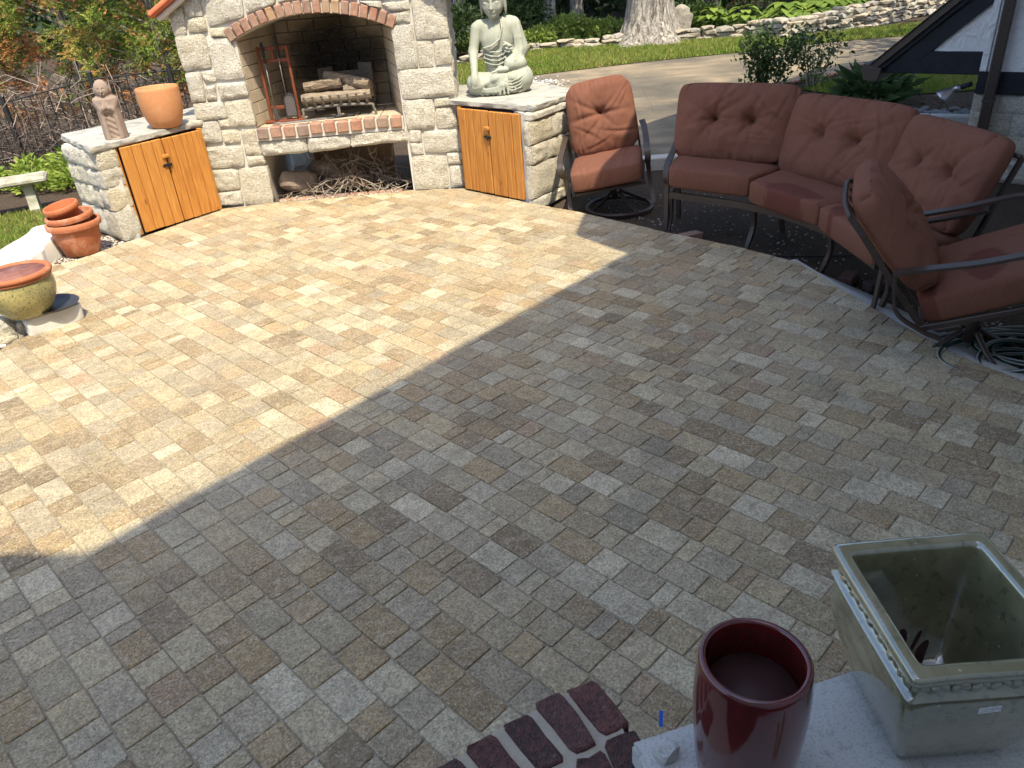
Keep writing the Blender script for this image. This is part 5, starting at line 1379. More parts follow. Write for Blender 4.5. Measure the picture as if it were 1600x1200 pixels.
lv = [(.105, 0, .014), (.112, .004, .014), (.125, .04, .014), (.145, .10, .014), (.160, .16, .014), (.1655, .21, .014), (.165, .243, .014), (.161, .254, .014), (.168, .258, .014), (.173, .264, .014), (.168, .270, .014), (.160, .274, .014), (.158, .298, .014), (.163, .302, .014), (.176, .312, .014), (.178, .325, .014), (.176, .333, .014), (.172, PH, .014), (.151, PH, .014), (.146, .332, .014), (.143, .32, .014), (.142, .27, .014), (.143, .20, .014), (.136, .12, .014), (.115, .04, .014), (.095, .022, .014)]
V, F = loft(lv)
V = V + .0018 * np.stack([vnoise(V * 12), vnoise(V * 12 + 5), np.zeros(len(V))], -1)
mesh('body', (V, F), 'celadon', sp_, smooth=True, local=True, auto=60)
# moulded leaf band between rim and shoulder
bv = []
for side in range(4):
    a = side * math.pi / 2
    for i in range(15):
        t_ = -.138 + i * .0197
        v, f = rock((0, 0, 0), (.0145, .008, .010), i + side * 20, 2, .3)
        v = v @ np.array(Euler((0, (-1) ** i * .6, 0)).to_matrix()).T + np.array((t_, -.160, .286 + .003 * (-1) ** i))
        bv.append((v @ np.array(Euler((0, 0, a)).to_matrix()).T, f))
mesh('leaf_band', join(bv), 'celadon', sp_, smooth=True, local=True)
# unglazed splashes on the inner floor and lower wall
for i, (x, y, L_, wd_, rz) in enumerate(((-.066, .0, .050, .016, .25), (-.030, .014, .046, .009, -.05), (.004, .008, .052, .018, -.18), (.040, .026, .036, .006, -.45), (.05, -.02, .042, .012, -.62), (-.088, -.02, .035, .008, .5))):
    n = 20; V, V2 = [], []
    for a in np.linspace(0, 2 * math.pi, n, endpoint=False):
        u, v_ = wd_ * (.7 + .3 * math.sin(a)) * math.cos(a), L_ * math.sin(a)
        px_, pz_ = x + u * math.cos(rz) - v_ * math.sin(rz), .045 + y * .6 + u * math.sin(rz) + v_ * math.cos(rz)
        yy = float(np.interp(pz_, (0, .022, .04, .12, .2), (.07, .095, .115, .136, .143)))
        V.append((px_, yy - .0015, max(pz_, .0225))); V2.append((px_, yy + .004, max(pz_, .0225)))
    mesh('bare_clay_mark', (np.array(V + V2), [tuple(range(n))] + [(j, (j + 1) % n, n + (j + 1) % n, n + j) for j in range(n)]), 'clay_stain', sp_, local=True)
# worn label on the front face: pale patch with smudged marks
lb = mesh('label', frame(cbox(-.022, .022, -.0012, .0004, -.008, .008, .0003), (.0, -.1662, .222), (1, 0, .06), (0, 1, .05), (-.06, .0, 1)), 'sticker', sp_, local=True)
sm_ = []
rd = random.Random(4)
for i in range(16):
    x = -.019 + i * .0025; h_ = rd.uniform(.0012, .0035); z = rd.choice((-.0035, .0015)); sm_.append(cbox(x, x + .0016, -.0018, -.0013, z, z + h_, .0001))
mesh('worn_print', frame(join(sm_), (.0, -.1662, .222), (1, 0, .06), (0, 1, .05), (-.06, .0, 1)), 'celadon', lb, local=True)
# stone chip, tape, leaf blade
tag(mesh('stone_chip', rock((.262, 1.005, SZT + .016), (.028, .022, .02), 3, 2, .3, .5, .35), 'concrete'), 'small grey concrete chip on the slab corner beside the red pot', 'stone')
tag(mesh('tape_scrap', xf(cbox(-.0045, .0045, -.018, .018, 0, .0012, .0003), (.286, 1.165, .405), (.5, .2, -.12)), 'blue_tape'), 'scrap of blue tape behind the concrete slab', 'tape')
lf = thing('strap_leaf_plant', 'green strap leaves poking up in front of the red pot', 'plant', (.52, .80, SZT))
k = NB('strap_green', .5, .3); n = k.noise(k.map(k.pos(), (60, 60, 2)), 2, 2); k.color(k.mix(n, (.10, .18, .03), (.20, .28, .06))); M['strap_green'] = k.m
for i, (x, y, lx, ly, h_) in enumerate(((.505, .78, .002, .012, .20), (.492, .775, -.012, .006, .175), (.515, .765, .008, .0, .15))):
    mesh('leaf', strap(spline([(x, y, SZT), (x + lx * .4, y + ly * .4, SZT + h_ * .5), (x + lx, y + ly, SZT + h_)], 5), (1, .2, 0), .008, .0015), 'strap_green', lf)
# ================================================================ left garden
wv = thing('white_garden_wall', 'low curved white concrete wall edging the lawn on the left', 'wall', (-4.0, 5.8, 0))
cl = spline([(-4.12, 7.05), (-4.10, 6.65), (-4.08, 6.25), (-4.0, 5.85), (-3.86, 5.45), (-3.66, 5.14)], 6)
V, F = [], []
for i, p in enumerate(cl):
    a = np.array(cl[max(i - 1, 0)]); b = np.array(cl[min(i + 1, len(cl) - 1)]); t_ = (b - a)[:2]; t_ /= np.linalg.norm(t_); n_ = np.array((-t_[1], t_[0]))
    hw = .19 + .008 * math.sin(i * 1.3); zt = .17 + .006 * math.sin(i * .9)
    for s_, z in ((-1, GZ - .03), (-1, zt - .03), (-.88, zt - .006), (-.6, zt), (.6, zt), (.88, zt - .006), (1, zt - .03), (1, GZ - .03)): V.append((p[0] + n_[0] * hw * s_, p[1] + n_[1] * hw * s_, z))
for i in range(len(cl) - 1):
    for j in range(7): F.append((i * 8 + j, i * 8 + j + 1, i * 8 + 9 + j, i * 8 + 8 + j))
F += [tuple(range(8)), tuple((len(cl) - 1) * 8 + j for j in range(7, -1, -1))]
V = np.array(V); V += .006 * np.stack([vnoise(V * 7), vnoise(V * 7 + 4), vnoise(V * 7 + 8) * .5], -1)
mesh('cap', (V, F), 'white_concrete', wv, smooth=True, auto=45)
# broken wall end the glazed pot stands on
V, F = ico(4); V = np.sign(V) * np.abs(V) ** .30; V = V / np.abs(V).max(0) * np.array((.185, .13, .075)); V = V + .008 * vnoise(V * 22)[:, None] * (V[:, 2:3] < .06)
V = V @ np.array(Euler((0, 0, R(44))).to_matrix()).T + np.array((-3.20, 5.01, .05))
tag(mesh('wall_end_block', (V, F), 'white_concrete', smooth=True, auto=50), 'broken white concrete block at the patio edge under the glazed pot', 'block')
# rough stones below the pot at the picture's edge
rw = thing('stone_edging', 'rough tan stones edging the bed left of the glazed pot', 'stone edging', (-3.5, 4.8, 0))
for i, (x, y, z, s_) in enumerate(((-3.46, 4.86, .0, (.10, .09, .12)), (-3.40, 4.74, -.03, (.09, .06, .07)), (-3.60, 4.80, .02, (.12, .09, .13)), (-3.36, 4.90, .0, (.06, .06, .09)), (-3.55, 4.65, -.05, (.09, .08, .06)))):
    mesh('stone', rock((x, y, z), s_, i + 3, 3, .3, i, .35), 'limestone', rw)
tag(mesh('white_chip', xf(cbox(-.05, .05, -.012, .012, 0, .018, .004), (-3.40, 4.655, -.005), (0, .1, .6)), 'white_concrete'), 'sliver of white tile lying at the left patio edge', 'debris')
tag(mesh('tape_scrap', xf(cbox(-.005, .005, -.03, .03, 0, .001, .0003), (-3.84, 5.98, .172), (0, .1, .15)), 'blue_tape'), 'short strip of blue tape on the curved white wall', 'tape')
sa = lathe([(.02, 0), (.15, 0), (.175, .014), (.18, .02), (.172, .02), (.15, .006), (.02, .006)], 40)  # dark disc added where the glazed pot's shadow falls
tag(mesh('saucer', xf(sa, (-3.17, 5.02, .126), (0, R(3), 0)), 'shadow_grey', smooth=True, auto=40), 'dark plastic saucer under the olive glazed pot', 'saucer')
# gravel and mulch bed
def in_bed(r_):
    while True:
        p = np.array((r_.uniform(-3.96, -3.40), r_.uniform(6.34, 7.15)))
        if p[1] > 6.38 + max(0, p[0] + 3.74) * 1.38: return np.r_[p, -.02]
vf, cc = scatter(1500, in_bed, .006, .016, 28, ((.50, .47, .43), (.36, .30, .25), (.22, .16, .12), (.55, .53, .5)))
o = mesh('bed_gravel', vf, 'vcol_rough', col=cc); tag(o, 'grey gravel and bark bed around the nested pots', 'gravel', kind='stuff')
o = struct('gravel_bed', prism([(-3.98, 6.28), (-3.88, 6.34), (-3.72, 6.43), (-3.60, 6.59), (-3.41, 6.86), (-3.85, 7.3), (-4.02, 7.1)], GZ - .02, -.014), 'soil')
t, c = twigs(46, np.array((-3.92, 6.42, -.01)), np.array((-3.72, 6.9, .0)), .03, .12, .003, 33, .1); t[0][:, 2] = np.clip(t[0][:, 2], -.02, .02)
o = mesh('bark_mulch', t, 'twig', col=c); tag(o, 'bark shreds scattered over the gravel bed', 'mulch', kind='stuff')
# bench
be = thing('garden_bench', 'weathered concrete garden bench on the lawn at the left edge', 'bench', (-5.6, 8.75, GZ))
ba, bb = np.array((-6.9, 8.02)), np.array((-5.07, 8.86)); d = (bb - ba) / np.linalg.norm(bb - ba); L = np.linalg.norm(bb - ba)
fb = lambda vf: frame(vf, (ba[0], ba[1], 0), (d[0], d[1], 0), (-d[1], d[0], 0), (0, 0, 1))
mesh('seat', fb(cbox(0, L, -.18, .18, .215, .285, .022)), 'mossy_concrete', be)
for s_ in (L - .22, .22):
    prof = [(-.14, GZ), (-.15, GZ + .04), (-.11, .02), (-.09, .10), (-.13, .19), (-.14, .213), (.14, .213), (.13, .19), (.09, .10), (.11, .02), (.15, GZ + .04), (.14, GZ)]
    n = len(prof); V = [(s_ - .05, y, z) for y, z in prof] + [(s_ + .05, y, z) for y, z in prof]
    mesh('leg', fb((np.array(V), [tuple(range(n)), tuple(range(n, 2 * n))[::-1]] + [(i, (i + 1) % n, n + (i + 1) % n, n + i) for i in range(n)])), 'mossy_concrete', be)
# ---------------------------------------------------------------- foliage helpers
def leaves(P, N_, size, col, aspect=.5, fold_=.25, rd=rng, jitter=.5, droop=0.):
    """one pointed leaf (two triangles folded along the rib) per point; P points, N_ outward directions"""
    n = len(P); N_ = N_ + rd.normal(0, jitter, (n, 3)); N_[:, 2] -= droop
    N_ /= np.linalg.norm(N_, axis=1)[:, None] + 1e-9
    up = rd.normal(0, 1, (n, 3)); S = np.cross(N_, up); S /= np.linalg.norm(S, axis=1)[:, None] + 1e-9
    Q = np.cross(N_, S)
    s = (size * (.6 + .8 * rd.random(n)))[:, None] if np.isscalar(size) else size[:, None]
    a = P; tip = P + N_ * s; mid = P + N_ * s * .45
    l = mid + S * s * aspect * .5 + Q * s * fold_ * .3; r_ = mid - S * s * aspect * .5 + Q * s * fold_ * .3
    V = np.stack([a, l, tip, r_], 1).reshape(-1, 3)
    i = np.arange(n)[:, None] * 4
    F = np.concatenate([i + np.array((0, 1, 2)), i + np.array((0, 2, 3))], 1).reshape(-1, 3)
    return (V, F), np.repeat(col, 4, 0)
def mixcol(a, b, t): t = np.asarray(t)[:, None]; return np.array(a) * (1 - t) + np.array(b) * t
def bush_points(n, c, r, rd, shell=.5, lumps=9):
    """points spread through a lumpy ellipsoid"""
    c, r = np.array(c), np.array(r)
    lc = rd.normal(0, 1, (lumps, 3)); lc /= np.linalg.norm(lc, axis=1)[:, None]; lc *= rd.uniform(.35, .75, (lumps, 1)); lc[:, 2] = np.abs(lc[:, 2]) * .9 - .15
    w_ = rd.integers(lumps, size=n); d = rd.normal(0, 1, (n, 3)); d /= np.linalg.norm(d, axis=1)[:, None]
    rad = (shell + (1 - shell) * rd.random(n)) * rd.uniform(.32, .5, lumps)[w_]
    q = lc[w_] + d * rad[:, None]
    return c + q * r, d
# ---------------------------------------------------------------- arborvitae hedge with browned tips
def arborvitae(x, y, rad, h, label, seed, nspray, brown):
    rd = np.random.default_rng(seed)
    root = thing('arborvitae', label, 'tree', (x, y, GZ), 0, 'arborvitae behind the iron fence')
    mesh('trunk', tube([(x, y, GZ), (x + .05, y, h * .5), (x, y, h * .95)], .09, 8, r1=.01), 'bark', root)
    br = []
    for i in range(46):
        z0 = rd.uniform(.3, min(h * .8, 3.0)); a = rd.uniform(0, 6.283); rr = rad * (1 - .5 * z0 / h) * rd.uniform(.7, 1)
        br.append(tube([(x, y, z0 - .2), (x + rr * .5 * math.cos(a), y + rr * .5 * math.sin(a), z0 + .02), (x + rr * math.cos(a), y + rr * math.sin(a), z0 + .18)], .016, 5, r1=.004))
    mesh('branches', join(br), 'bark', root)
    nc = nspray // 24
    z = rd.beta(1.1, 1.6, nc) * (h - .35) + .45; a = rd.uniform(0, 6.283, nc)
    lump = .16 * np.sin(a * 5 + z * 2.1 + seed) + .12 * np.sin(a * 9 - z * 4.3) + .10 * np.sin(z * 7 + a * 3)
    rr = rad * (1 - .35 * (z / h) ** 1.5) * (1 + lump) * (1 - .40 * rd.random(nc) ** 2.0)
    thin = np.clip((z - .45) / .8, 0, 1)
    keep = rd.random(nc) < (.2 + .8 * thin); z, a, rr = z[keep], a[keep], rr[keep]; nc = len(z)
    CP = np.c_[x + rr * np.cos(a), y + rr * np.sin(a), z]
    cout = np.c_[np.cos(a), np.sin(a), rd.uniform(-.45, .35, nc)] + rd.normal(0, .3, (nc, 3))
    nz = vnoise(CP, 1.1) * .45 + vnoise(CP + 40, 3.) * .45 + rd.normal(0, .22, nc)
    lowb = np.clip(.45 - z * .28, 0, .5); pb = nz + lowb + brown
    gcol = mixcol((.085, .13, .022), (.30, .35, .065), np.clip(rd.random(nc) * .8 + .3 * nz, 0, 1))
    bcol = mixcol((.27, .10, .035), (.50, .24, .10), rd.random(nc)); ocol = mixcol((.27, .22, .05), (.36, .28, .075), rd.random(nc))
    ccol = np.where((pb > .36)[:, None], bcol, np.where((pb > .20)[:, None], ocol, gcol))
    cid = np.repeat(np.arange(nc), 24); n = len(cid)
    u = rd.random(n)
    P0 = CP[cid] + cout[cid] * (u * .26 - .12)[:, None] + rd.normal(0, .055, (n, 3)) + np.c_[np.zeros((n, 2)), -.08 * u ** 2]
    out = cout[cid] + rd.normal(0, .28, (n, 3)); out /= np.linalg.norm(out, axis=1)[:, None]
    tipb = (rd.random(n) < .12)[:, None]
    col = np.where(tipb, mixcol((.30, .13, .05), (.46, .25, .1), rd.random(n)), ccol[cid] * rd.uniform(.75, 1.25, (n, 1)))
    k_ = 11
    # each spray is a flat drooping fan of small scale-leaves
    side = np.cross(out, np.array((0, 0, 1.))) + rd.normal(0, .35, (n, 3)); side /= np.linalg.norm(side, axis=1)[:, None]
    dirv = out + rd.normal(0, .2, (n, 3)); dirv /= np.linalg.norm(dirv, axis=1)[:, None]
    L = rd.uniform(.07, .17, n)
    VV, CC, NN = [], [], []
    for j in range(k_):
        t_ = (j // 2) / (k_ / 2); s_ = (1 if j % 2 else -1) * (1 - t_ * .7)
        base = P0 + dirv * (L * t_)[:, None] + side * 0 + np.c_[np.zeros((n, 2)), -.25 * L * t_ ** 2]
        VV.append(base); NN.append(dirv * (.8) + side * s_ * .9); CC.append(col * rd.uniform(.75, 1.25, (n, 1)))
    (V, F), C = leaves(np.vstack(VV), np.vstack(NN), .048, np.vstack(CC), .26, .1, rd, .12, .15)
    mesh('foliage', (V, F), 'needle', root, col=C)
for i, (x, y, rad, h, br_) in enumerate(((-7.9, 12.4, 1.25, 5.2, .10), (-6.25, 12.7, 1.2, 5.0, .0), (-4.75, 12.3, 1.15, 5.3, -.02), (-3.45, 11.7, .85, 4.6, .05), (-9.6, 12.3, 1.2, 5.0, .1))):
    arborvitae(x, y, rad, h, ('broad arborvitae with browned tips, second from the left edge', 'arborvitae with brown and green sprays above the bare brush', 'arborvitae with orange-brown tips behind the terracotta pot', 'greenest arborvitae, right behind the fireplace shoulder', 'leftmost arborvitae at the picture edge')[i], 60 + i, (5200, 6200, 6200, 3800, 3000)[i], br_)
# bare brush along the fence
t, c = twigs(620, np.array((-7.6, 10.9, .0)), np.array((-4.4, 12.0, 1.0)), .25, .9, .0065, 71, .75, ((.13, .10, .085), (.22, .18, .15), (.06, .05, .04), (.28, .23, .20)))
t[0][:, 2] = np.clip(t[0][:, 2], GZ, None)
t2, c2 = twigs(420, np.array((-6.9, 10.8, .0)), np.array((-4.3, 11.3, .55)), .15, .6, .0045, 72, .6, ((.16, .12, .10), (.27, .215, .18), (.08, .06, .05)))
t2[0][:, 2] = np.clip(t2[0][:, 2], GZ, None)
o = mesh('dead_brush', join([t, t2]), 'twig', col=np.vstack([c, c2])); tag(o, 'tangle of bare grey-brown brush behind the iron fence', 'brush', kind='stuff')
# iron fence
fe = thing('iron_fence', 'black iron picket fence in front of the brush and arborvitae', 'fence', (-6, 11, GZ))
FPT = [((-7.6, 10.3), .80), ((-6.48, 10.95), .86), ((-5.28, 11.05), 1.05), ((-4.20, 11.0), 1.08), ((-3.1, 10.9), 1.08)]
for (p, z) in FPT: mesh('post', cbox(p[0] - .028, p[0] + .028, p[1] - .028, p[1] + .028, GZ, z + .06, .006), 'iron', fe)
for (p, z), (q, z2) in zip(FPT, FPT[1:]):
    for dz in (-.03, -.72): mesh('rail', tube([(p[0], p[1], z + dz), (q[0], q[1], z2 + dz)], .012, 6), 'iron', fe)
    L = math.hypot(q[0] - p[0], q[1] - p[1]); n = int(L / .115)
    for j in range(1, n):
        s_ = j / n; x, y, zt = p[0] + (q[0] - p[0]) * s_, p[1] + (q[1] - p[1]) * s_, z + (z2 - z) * s_
        mesh('picket', tube([(x, y, GZ + .06), (x, y, zt - .03)], .0075, 5), 'iron', fe)
# leafy ground cover in front of the fence
def leafy_plant(x, y, r_, h, n, sz, label, seed, c0, c1, name='perennial_plant', group=None, aspect=.42, z=GZ, droop=.1):
    rd = np.random.default_rng(seed)
    root = thing(name, label, 'plant', (x, y, z), 0, group)
    a = rd.uniform(0, 6.283, n); t_ = rd.random(n) ** .6
    P = np.c_[x + r_ * t_ * np.cos(a) * .8, y + r_ * t_ * np.sin(a) * .8, z + h * (1 - .55 * t_ ** 2) * rd.uniform(.35, 1, n)]
    N_ = np.c_[np.cos(a) * (.4 + t_), np.sin(a) * (.4 + t_), rd.uniform(.1, .9, n)]
    (V, F), C = leaves(P, N_, sz, mixcol(c0, c1, rd.random(n)), aspect, .35, rd, .3, droop)
    st_ = [tube([(x + r_ * .1 * math.cos(q), y + r_ * .1 * math.sin(q), z), (x + r_ * .4 * math.cos(q), y + r_ * .4 * math.sin(q), z + h * .7)], .005, 4, r1=.002) for q in np.linspace(0, 6, 7)]
    mesh('stems', join(st_), 'strap_green', root)
    mesh('leaves', (V, F), 'leaf', root, col=C)
    return root
PL = [(-6.45, 9.9, .34, .32), (-6.0, 10.15, .34, .34), (-5.55, 10.25, .36, .40), (-5.15, 10.25, .34, .38), (-4.85, 9.95, .30, .34), (-5.75, 9.75, .3, .24), (-5.3, 9.75, .28, .22), (-6.9, 9.6, .34, .3), (-4.65, 9.5, .22, .25), (-4.62, 10.4, .3, .36)]
desc = ('at the left edge behind the bench', 'behind the bench seat', 'tallest clump behind the bench end', 'between the bench end and the cabinet', 'nearest the left cabinet', 'low clump just behind the bench', 'low clump beyond the bench leg', 'partly out of frame behind the bench', 'small clump close to the cabinet corner', 'farthest clump beside the fence')
for i, (x, y, r_, h) in enumerate(PL): leafy_plant(x, y, r_, h, 420, .088, 'bright green leafy perennial, ' + desc[i], 80 + i, (.17, .26, .04), (.36, .42, .08), group='perennials in front of the iron fence')
ir = thing('iris_clump', 'upright sword-leaved clump among the perennials near the left cabinet', 'plant', (-4.78, 10.0, GZ))
for i in range(9):
    a = i * .7; x, y = -4.78 + .04 * math.cos(a), 9.9 + .04 * math.sin(a)
    mesh('leaf', strap(spline([(x, y, GZ), (x + .04 * math.cos(a), y, .2), (x + .10 * math.cos(a), y, .46)], 4), (1, 0, 0), .028, .002), 'strap_green', ir)
# ================================================================ background garden
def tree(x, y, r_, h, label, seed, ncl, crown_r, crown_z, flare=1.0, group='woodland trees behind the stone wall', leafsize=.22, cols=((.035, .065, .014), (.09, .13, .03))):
    rd = np.random.default_rng(seed)
    root = thing('tree', label, 'tree', (x, y, GZ), 0, group)
    zz = np.r_[0, .12, .3, .6, 1.0, 1.6, 2.4, 3.4, 4.6, 6.0, h]; n = 28
    V, F = [], []
    for i, z in enumerate(zz):
        rr = r_ * (1 - .55 * z / h) * (1 + flare * .9 * math.exp(-z / .28))
        for j in range(n):
            a = 6.283 * j / n; k_ = rr * (1 + (.16 * math.exp(-z / .5) * flare + .03) * math.sin(a * 5 + seed) + .05 * math.sin(a * 11 + z))
            V.append((x + k_ * math.cos(a) + .05 * math.sin(z * .8 + seed), y + k_ * math.sin(a), GZ - .03 + z))
    for i in range(len(zz) - 1):
        for j in range(n): F.append((i * n + j, i * n + (j + 1) % n, (i + 1) * n + (j + 1) % n, (i + 1) * n + j))
    mesh('trunk', (V, F), 'bark', root, smooth=True)
    lm = []; ends = []
    for i in range(9):
        a = i * .7 + rd.uniform(-.2, .2); z0 = crown_z * rd.uniform(.75, 1.2); L = crown_r * rd.uniform(.6, .95)
        e = (x + L * math.cos(a), y + L * math.sin(a), z0 + rd.uniform(.8, 2.6)); ends.append(e)
        lm.append(tube(spline([(x, y, z0 - .3), (x + L * .4 * math.cos(a), y + L * .4 * math.sin(a), z0 + .5), e], 4), r_ * .28, 7, r1=r_ * .06))
    mesh('limbs', join(lm), 'bark', root, smooth=True)
    cz = crown_z + 2.2
    P, D = bush_points(ncl, (x, y, cz), (crown_r * 1.25, crown_r * 1.25, 2.8), rd, .35, 16)
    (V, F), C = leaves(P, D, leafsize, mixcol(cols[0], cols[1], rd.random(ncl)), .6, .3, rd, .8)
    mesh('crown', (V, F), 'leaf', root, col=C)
tree(4.15, 20.75, .56, 9.5, 'big pale-barked tree with flared roots on the lawn', 1, 9000, 3.6, 5.2, 1.0, None, .30)
TR = [(2.1, 25.2, .20, 'slim trunk in the dark wood left of the big tree'), (-.6, 24.6, .16, 'thin trunk behind the large seated statue'), (7.2, 26.0, .24, 'dark trunk in the wood above the hostas'), (11.4, 23.8, .34, 'thick trunk at the top of the stone wall'), (14.8, 27.5, .28, 'trunk far right behind the wall and roof'), (-4.0, 26.5, .26, 'trunk behind the fireplace chimney'), (3.4, 29.5, .22, 'faint trunk deep in the wood behind the big tree')]
for i, (x, y, r_, lb) in enumerate(TR): tree(x, y, r_, 9, lb, 10 + i, 5200, 3.4, 4.0, .5, leafsize=.34)
tree(11.6, 14.6, .26, 9, 'tree beside the driveway that dapples it with shade, out of view at the right', 31, 1700, 3.4, 4.6, .6, None, leafsize=.30)
# understorey shrubs
SH = [(-.9, 20.9, 1.0, 1.3, 0), (.9, 23.2, 1.2, 1.5, 1), (2.4, 22.6, .9, .75, 2), (-2.4, 21.4, 1.2, 2.0, 0), (3.2, 22.3, .7, .55, 2), (5.7, 22.6, .8, .8, 1), (8.2, 24.6, 1.6, 1.6, 0), (11.5, 25.8, 1.8, 1.8, 1), (14.0, 26.5, 1.8, 2.0, 0), (1.6, 22.1, .7, .5, 2), (5.2, 25.0, 1.6, 1.9, 0), (-5.2, 21.0, 1.5, 2.6, 0), (-.2, 22.2, .8, .7, 2), (-8, 19, 2.2, 2.6, 1)]
sd_ = ('glossy dark shrub just right of the fireplace', 'tall dark shrub behind the large statue', 'sunlit low shrub left of the big tree', 'large dark shrub hidden behind the chimney', 'light green low growth at the foot of the big tree', 'low shrub right of the big tree', 'dark shrub behind the hosta bed', 'dark shrub above the stone wall', 'dark shrub at the far right of the wall', 'bright ground shrub left of the big tree on the stone edge', 'dark mass of shrub in the wood', 'dark shrub behind the arborvitae', 'pale leafy shrub behind the statue shoulder', 'shrub behind the left hedge')
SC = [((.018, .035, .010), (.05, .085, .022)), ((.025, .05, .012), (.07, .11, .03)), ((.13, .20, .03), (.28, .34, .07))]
for i, (x, y, r_, h, t_) in enumerate(SH):
    rd = np.random.default_rng(200 + i)
    root = thing('shrub', sd_[i], 'shrub', (x, y, GZ), 0, 'understorey shrubs')
    n = 2600 if r_ > 1 else 1700
    P, D = bush_points(n, (x, y, GZ + h * .52), (r_ * 1.1, r_ * 1.1, h * .62), rd, .3, 14); P[:, 2] = np.maximum(P[:, 2], GZ + .02)
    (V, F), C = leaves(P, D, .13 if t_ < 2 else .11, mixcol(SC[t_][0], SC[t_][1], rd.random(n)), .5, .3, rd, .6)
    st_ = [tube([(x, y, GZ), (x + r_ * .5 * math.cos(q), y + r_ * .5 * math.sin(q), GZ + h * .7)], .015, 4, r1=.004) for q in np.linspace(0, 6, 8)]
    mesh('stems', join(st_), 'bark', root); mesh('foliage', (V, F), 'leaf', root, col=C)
# the wood beyond
n = 42000; rd = np.random.default_rng(90)
P = np.c_[rd.uniform(-30, 46, n), rd.uniform(30, 40, n), rd.random(n) ** 1.3 * 9 + GZ]; P[:, 1] += .04 * (P[:, 0] - 5) ** 2 * .12
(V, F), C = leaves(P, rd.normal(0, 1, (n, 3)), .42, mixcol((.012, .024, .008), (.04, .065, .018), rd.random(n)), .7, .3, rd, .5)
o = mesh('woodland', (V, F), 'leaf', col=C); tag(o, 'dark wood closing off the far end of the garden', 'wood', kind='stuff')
# ground ivy in front of the wood
n = 9000; P = np.c_[rd.uniform(-3, 13, n), rd.uniform(21.2, 25.5, n), np.full(n, GZ + .05) + .14 * rd.random(n)]
P = P[P[:, 1] > 21.0 + np.clip(P[:, 0] - 9, 0, 9) * .75]; n = len(P)
(V, F), C = leaves(P, np.tile((0, 0, 1.), (n, 1)) + rd.normal(0, .6, (n, 3)), .13, mixcol((.03, .06, .012), (.09, .14, .03), rd.random(n)), .7, .2, rd, .4)
o = mesh('ground_cover', (V, F), 'leaf', col=C); tag(o, 'low ivy covering the floor of the wood', 'ground cover', kind='stuff')
# dry stone wall, left run (low) and right run (taller)
def dry_wall(name, label, pts, hs, seed, smin, smax):
    rd = random.Random(seed); root = thing(name, label, 'wall', (pts[0][0], pts[0][1], GZ)); c_ = 0
    for (p, q), (h0, h1) in zip(zip(pts, pts[1:]), zip(hs, hs[1:])):
        p, q = np.array(p), np.array(q); L = np.linalg.norm(q - p); d = (q - p) / L; s_ = 0
        while s_ < L:
            ln = rd.uniform(smin, smax); h = h0 + (h1 - h0) * s_ / L; z = GZ
            while z < GZ + h:
                th = rd.uniform(.07, .13); ct = p + d * (s_ + ln / 2 + rd.uniform(-.06, .06)) + np.array((-d[1], d[0])) * rd.uniform(-.05, .05)
                mesh('stone', rock((ct[0], ct[1], z + th * .45), (ln * .60, rd.uniform(.12, .18), th * .62), c_ * .37 + seed, 1 if c_ % 3 else 2, .28, math.atan2(d[1], d[0]) + rd.gauss(0, .15), .35), 'fieldstone', root); c_ += 1
                z += th
            s_ += ln
dry_wall('dry_stone_edging', 'low row of tan field stones along the lawn left of the big tree', [(-1.6, 19.3), (-.5, 19.5), (1.2, 21.3), (2.6, 21.0), (3.4, 20.9)], [.1, .12, .16, .18, .2], 3, .22, .42)
dry_wall('dry_stone_wall', 'dry-stacked field stone wall holding the hosta bed right of the big tree', [(4.75, 20.55), (6.7, 20.2), (7.1, 19.3), (8.6, 19.9), (10.1, 20.7), (12, 22.2), (13.9, 23.9)], [.26, .30, .42, .48, .55, .7, .8], 5, .24, .5)
v, f = rock((0, 0, 0), (.30, .06, .42), 4, 3, .3, 0, .3); v = v @ np.array(Euler((.25, .35, .2)).to_matrix()).T + np.array((5.0, 21.0, .25))
tag(mesh('leaning_slab', (v, f), 'fieldstone'), 'brown stone slab leaning behind the right side of the big tree', 'stone')
# hostas over the wall
def hosta(x, y, r_, label, seed, n=46, sz=.30, z=GZ + .30, c0=(.09, .16, .025), c1=(.24, .33, .06)):
    rd = np.random.default_rng(seed); root = thing('hosta', label, 'plant', (x, y, z), 0, 'hostas in the raised bed')
    for i in range(n):
        a = rd.uniform(0, 6.283); t_ = rd.uniform(.25, 1); e = np.array((math.cos(a), math.sin(a), 0)); s_ = sz * rd.uniform(.7, 1.15)
        base = np.array((x, y, z)) + e * r_ * t_ * .8 + np.array((0, 0, .34 * (1 - t_) + .12)); sd2 = np.array((-e[1], e[0], 0))
        V = []; prof = ((0, .08), (.2, .62), (.45, .80), (.7, .62), (.9, .25), (1, 0.02))
        for u, w_ in prof:
            c_ = base + e * s_ * u + np.array((0, 0, s_ * (.28 * u - .62 * u * u))); V += [c_ - sd2 * s_ * w_ * .5 + np.array((0, 0, .06 * s_)), c_ , c_ + sd2 * s_ * w_ * .5 + np.array((0, 0, .06 * s_))]
        F = [(j * 3 + k_, j * 3 + k_ + 1, j * 3 + k_ + 4, j * 3 + k_ + 3) for j in range(5) for k_ in (0, 1)]
        cc = np.array(c0) + (np.array(c1) - np.array(c0)) * rd.random()
        mesh('leaf', (np.array(V), F), 'leaf', root, smooth=True, col=np.r_[cc, 1])
hd = ('at the left end beside the leaning slab', 'second from the big tree', 'third from the big tree with broad leaves', 'centre of the hosta bed', 'right of the bed centre', 'near the right end of the hosta bed', 'last before the roof edge', 'back row behind the bed centre')
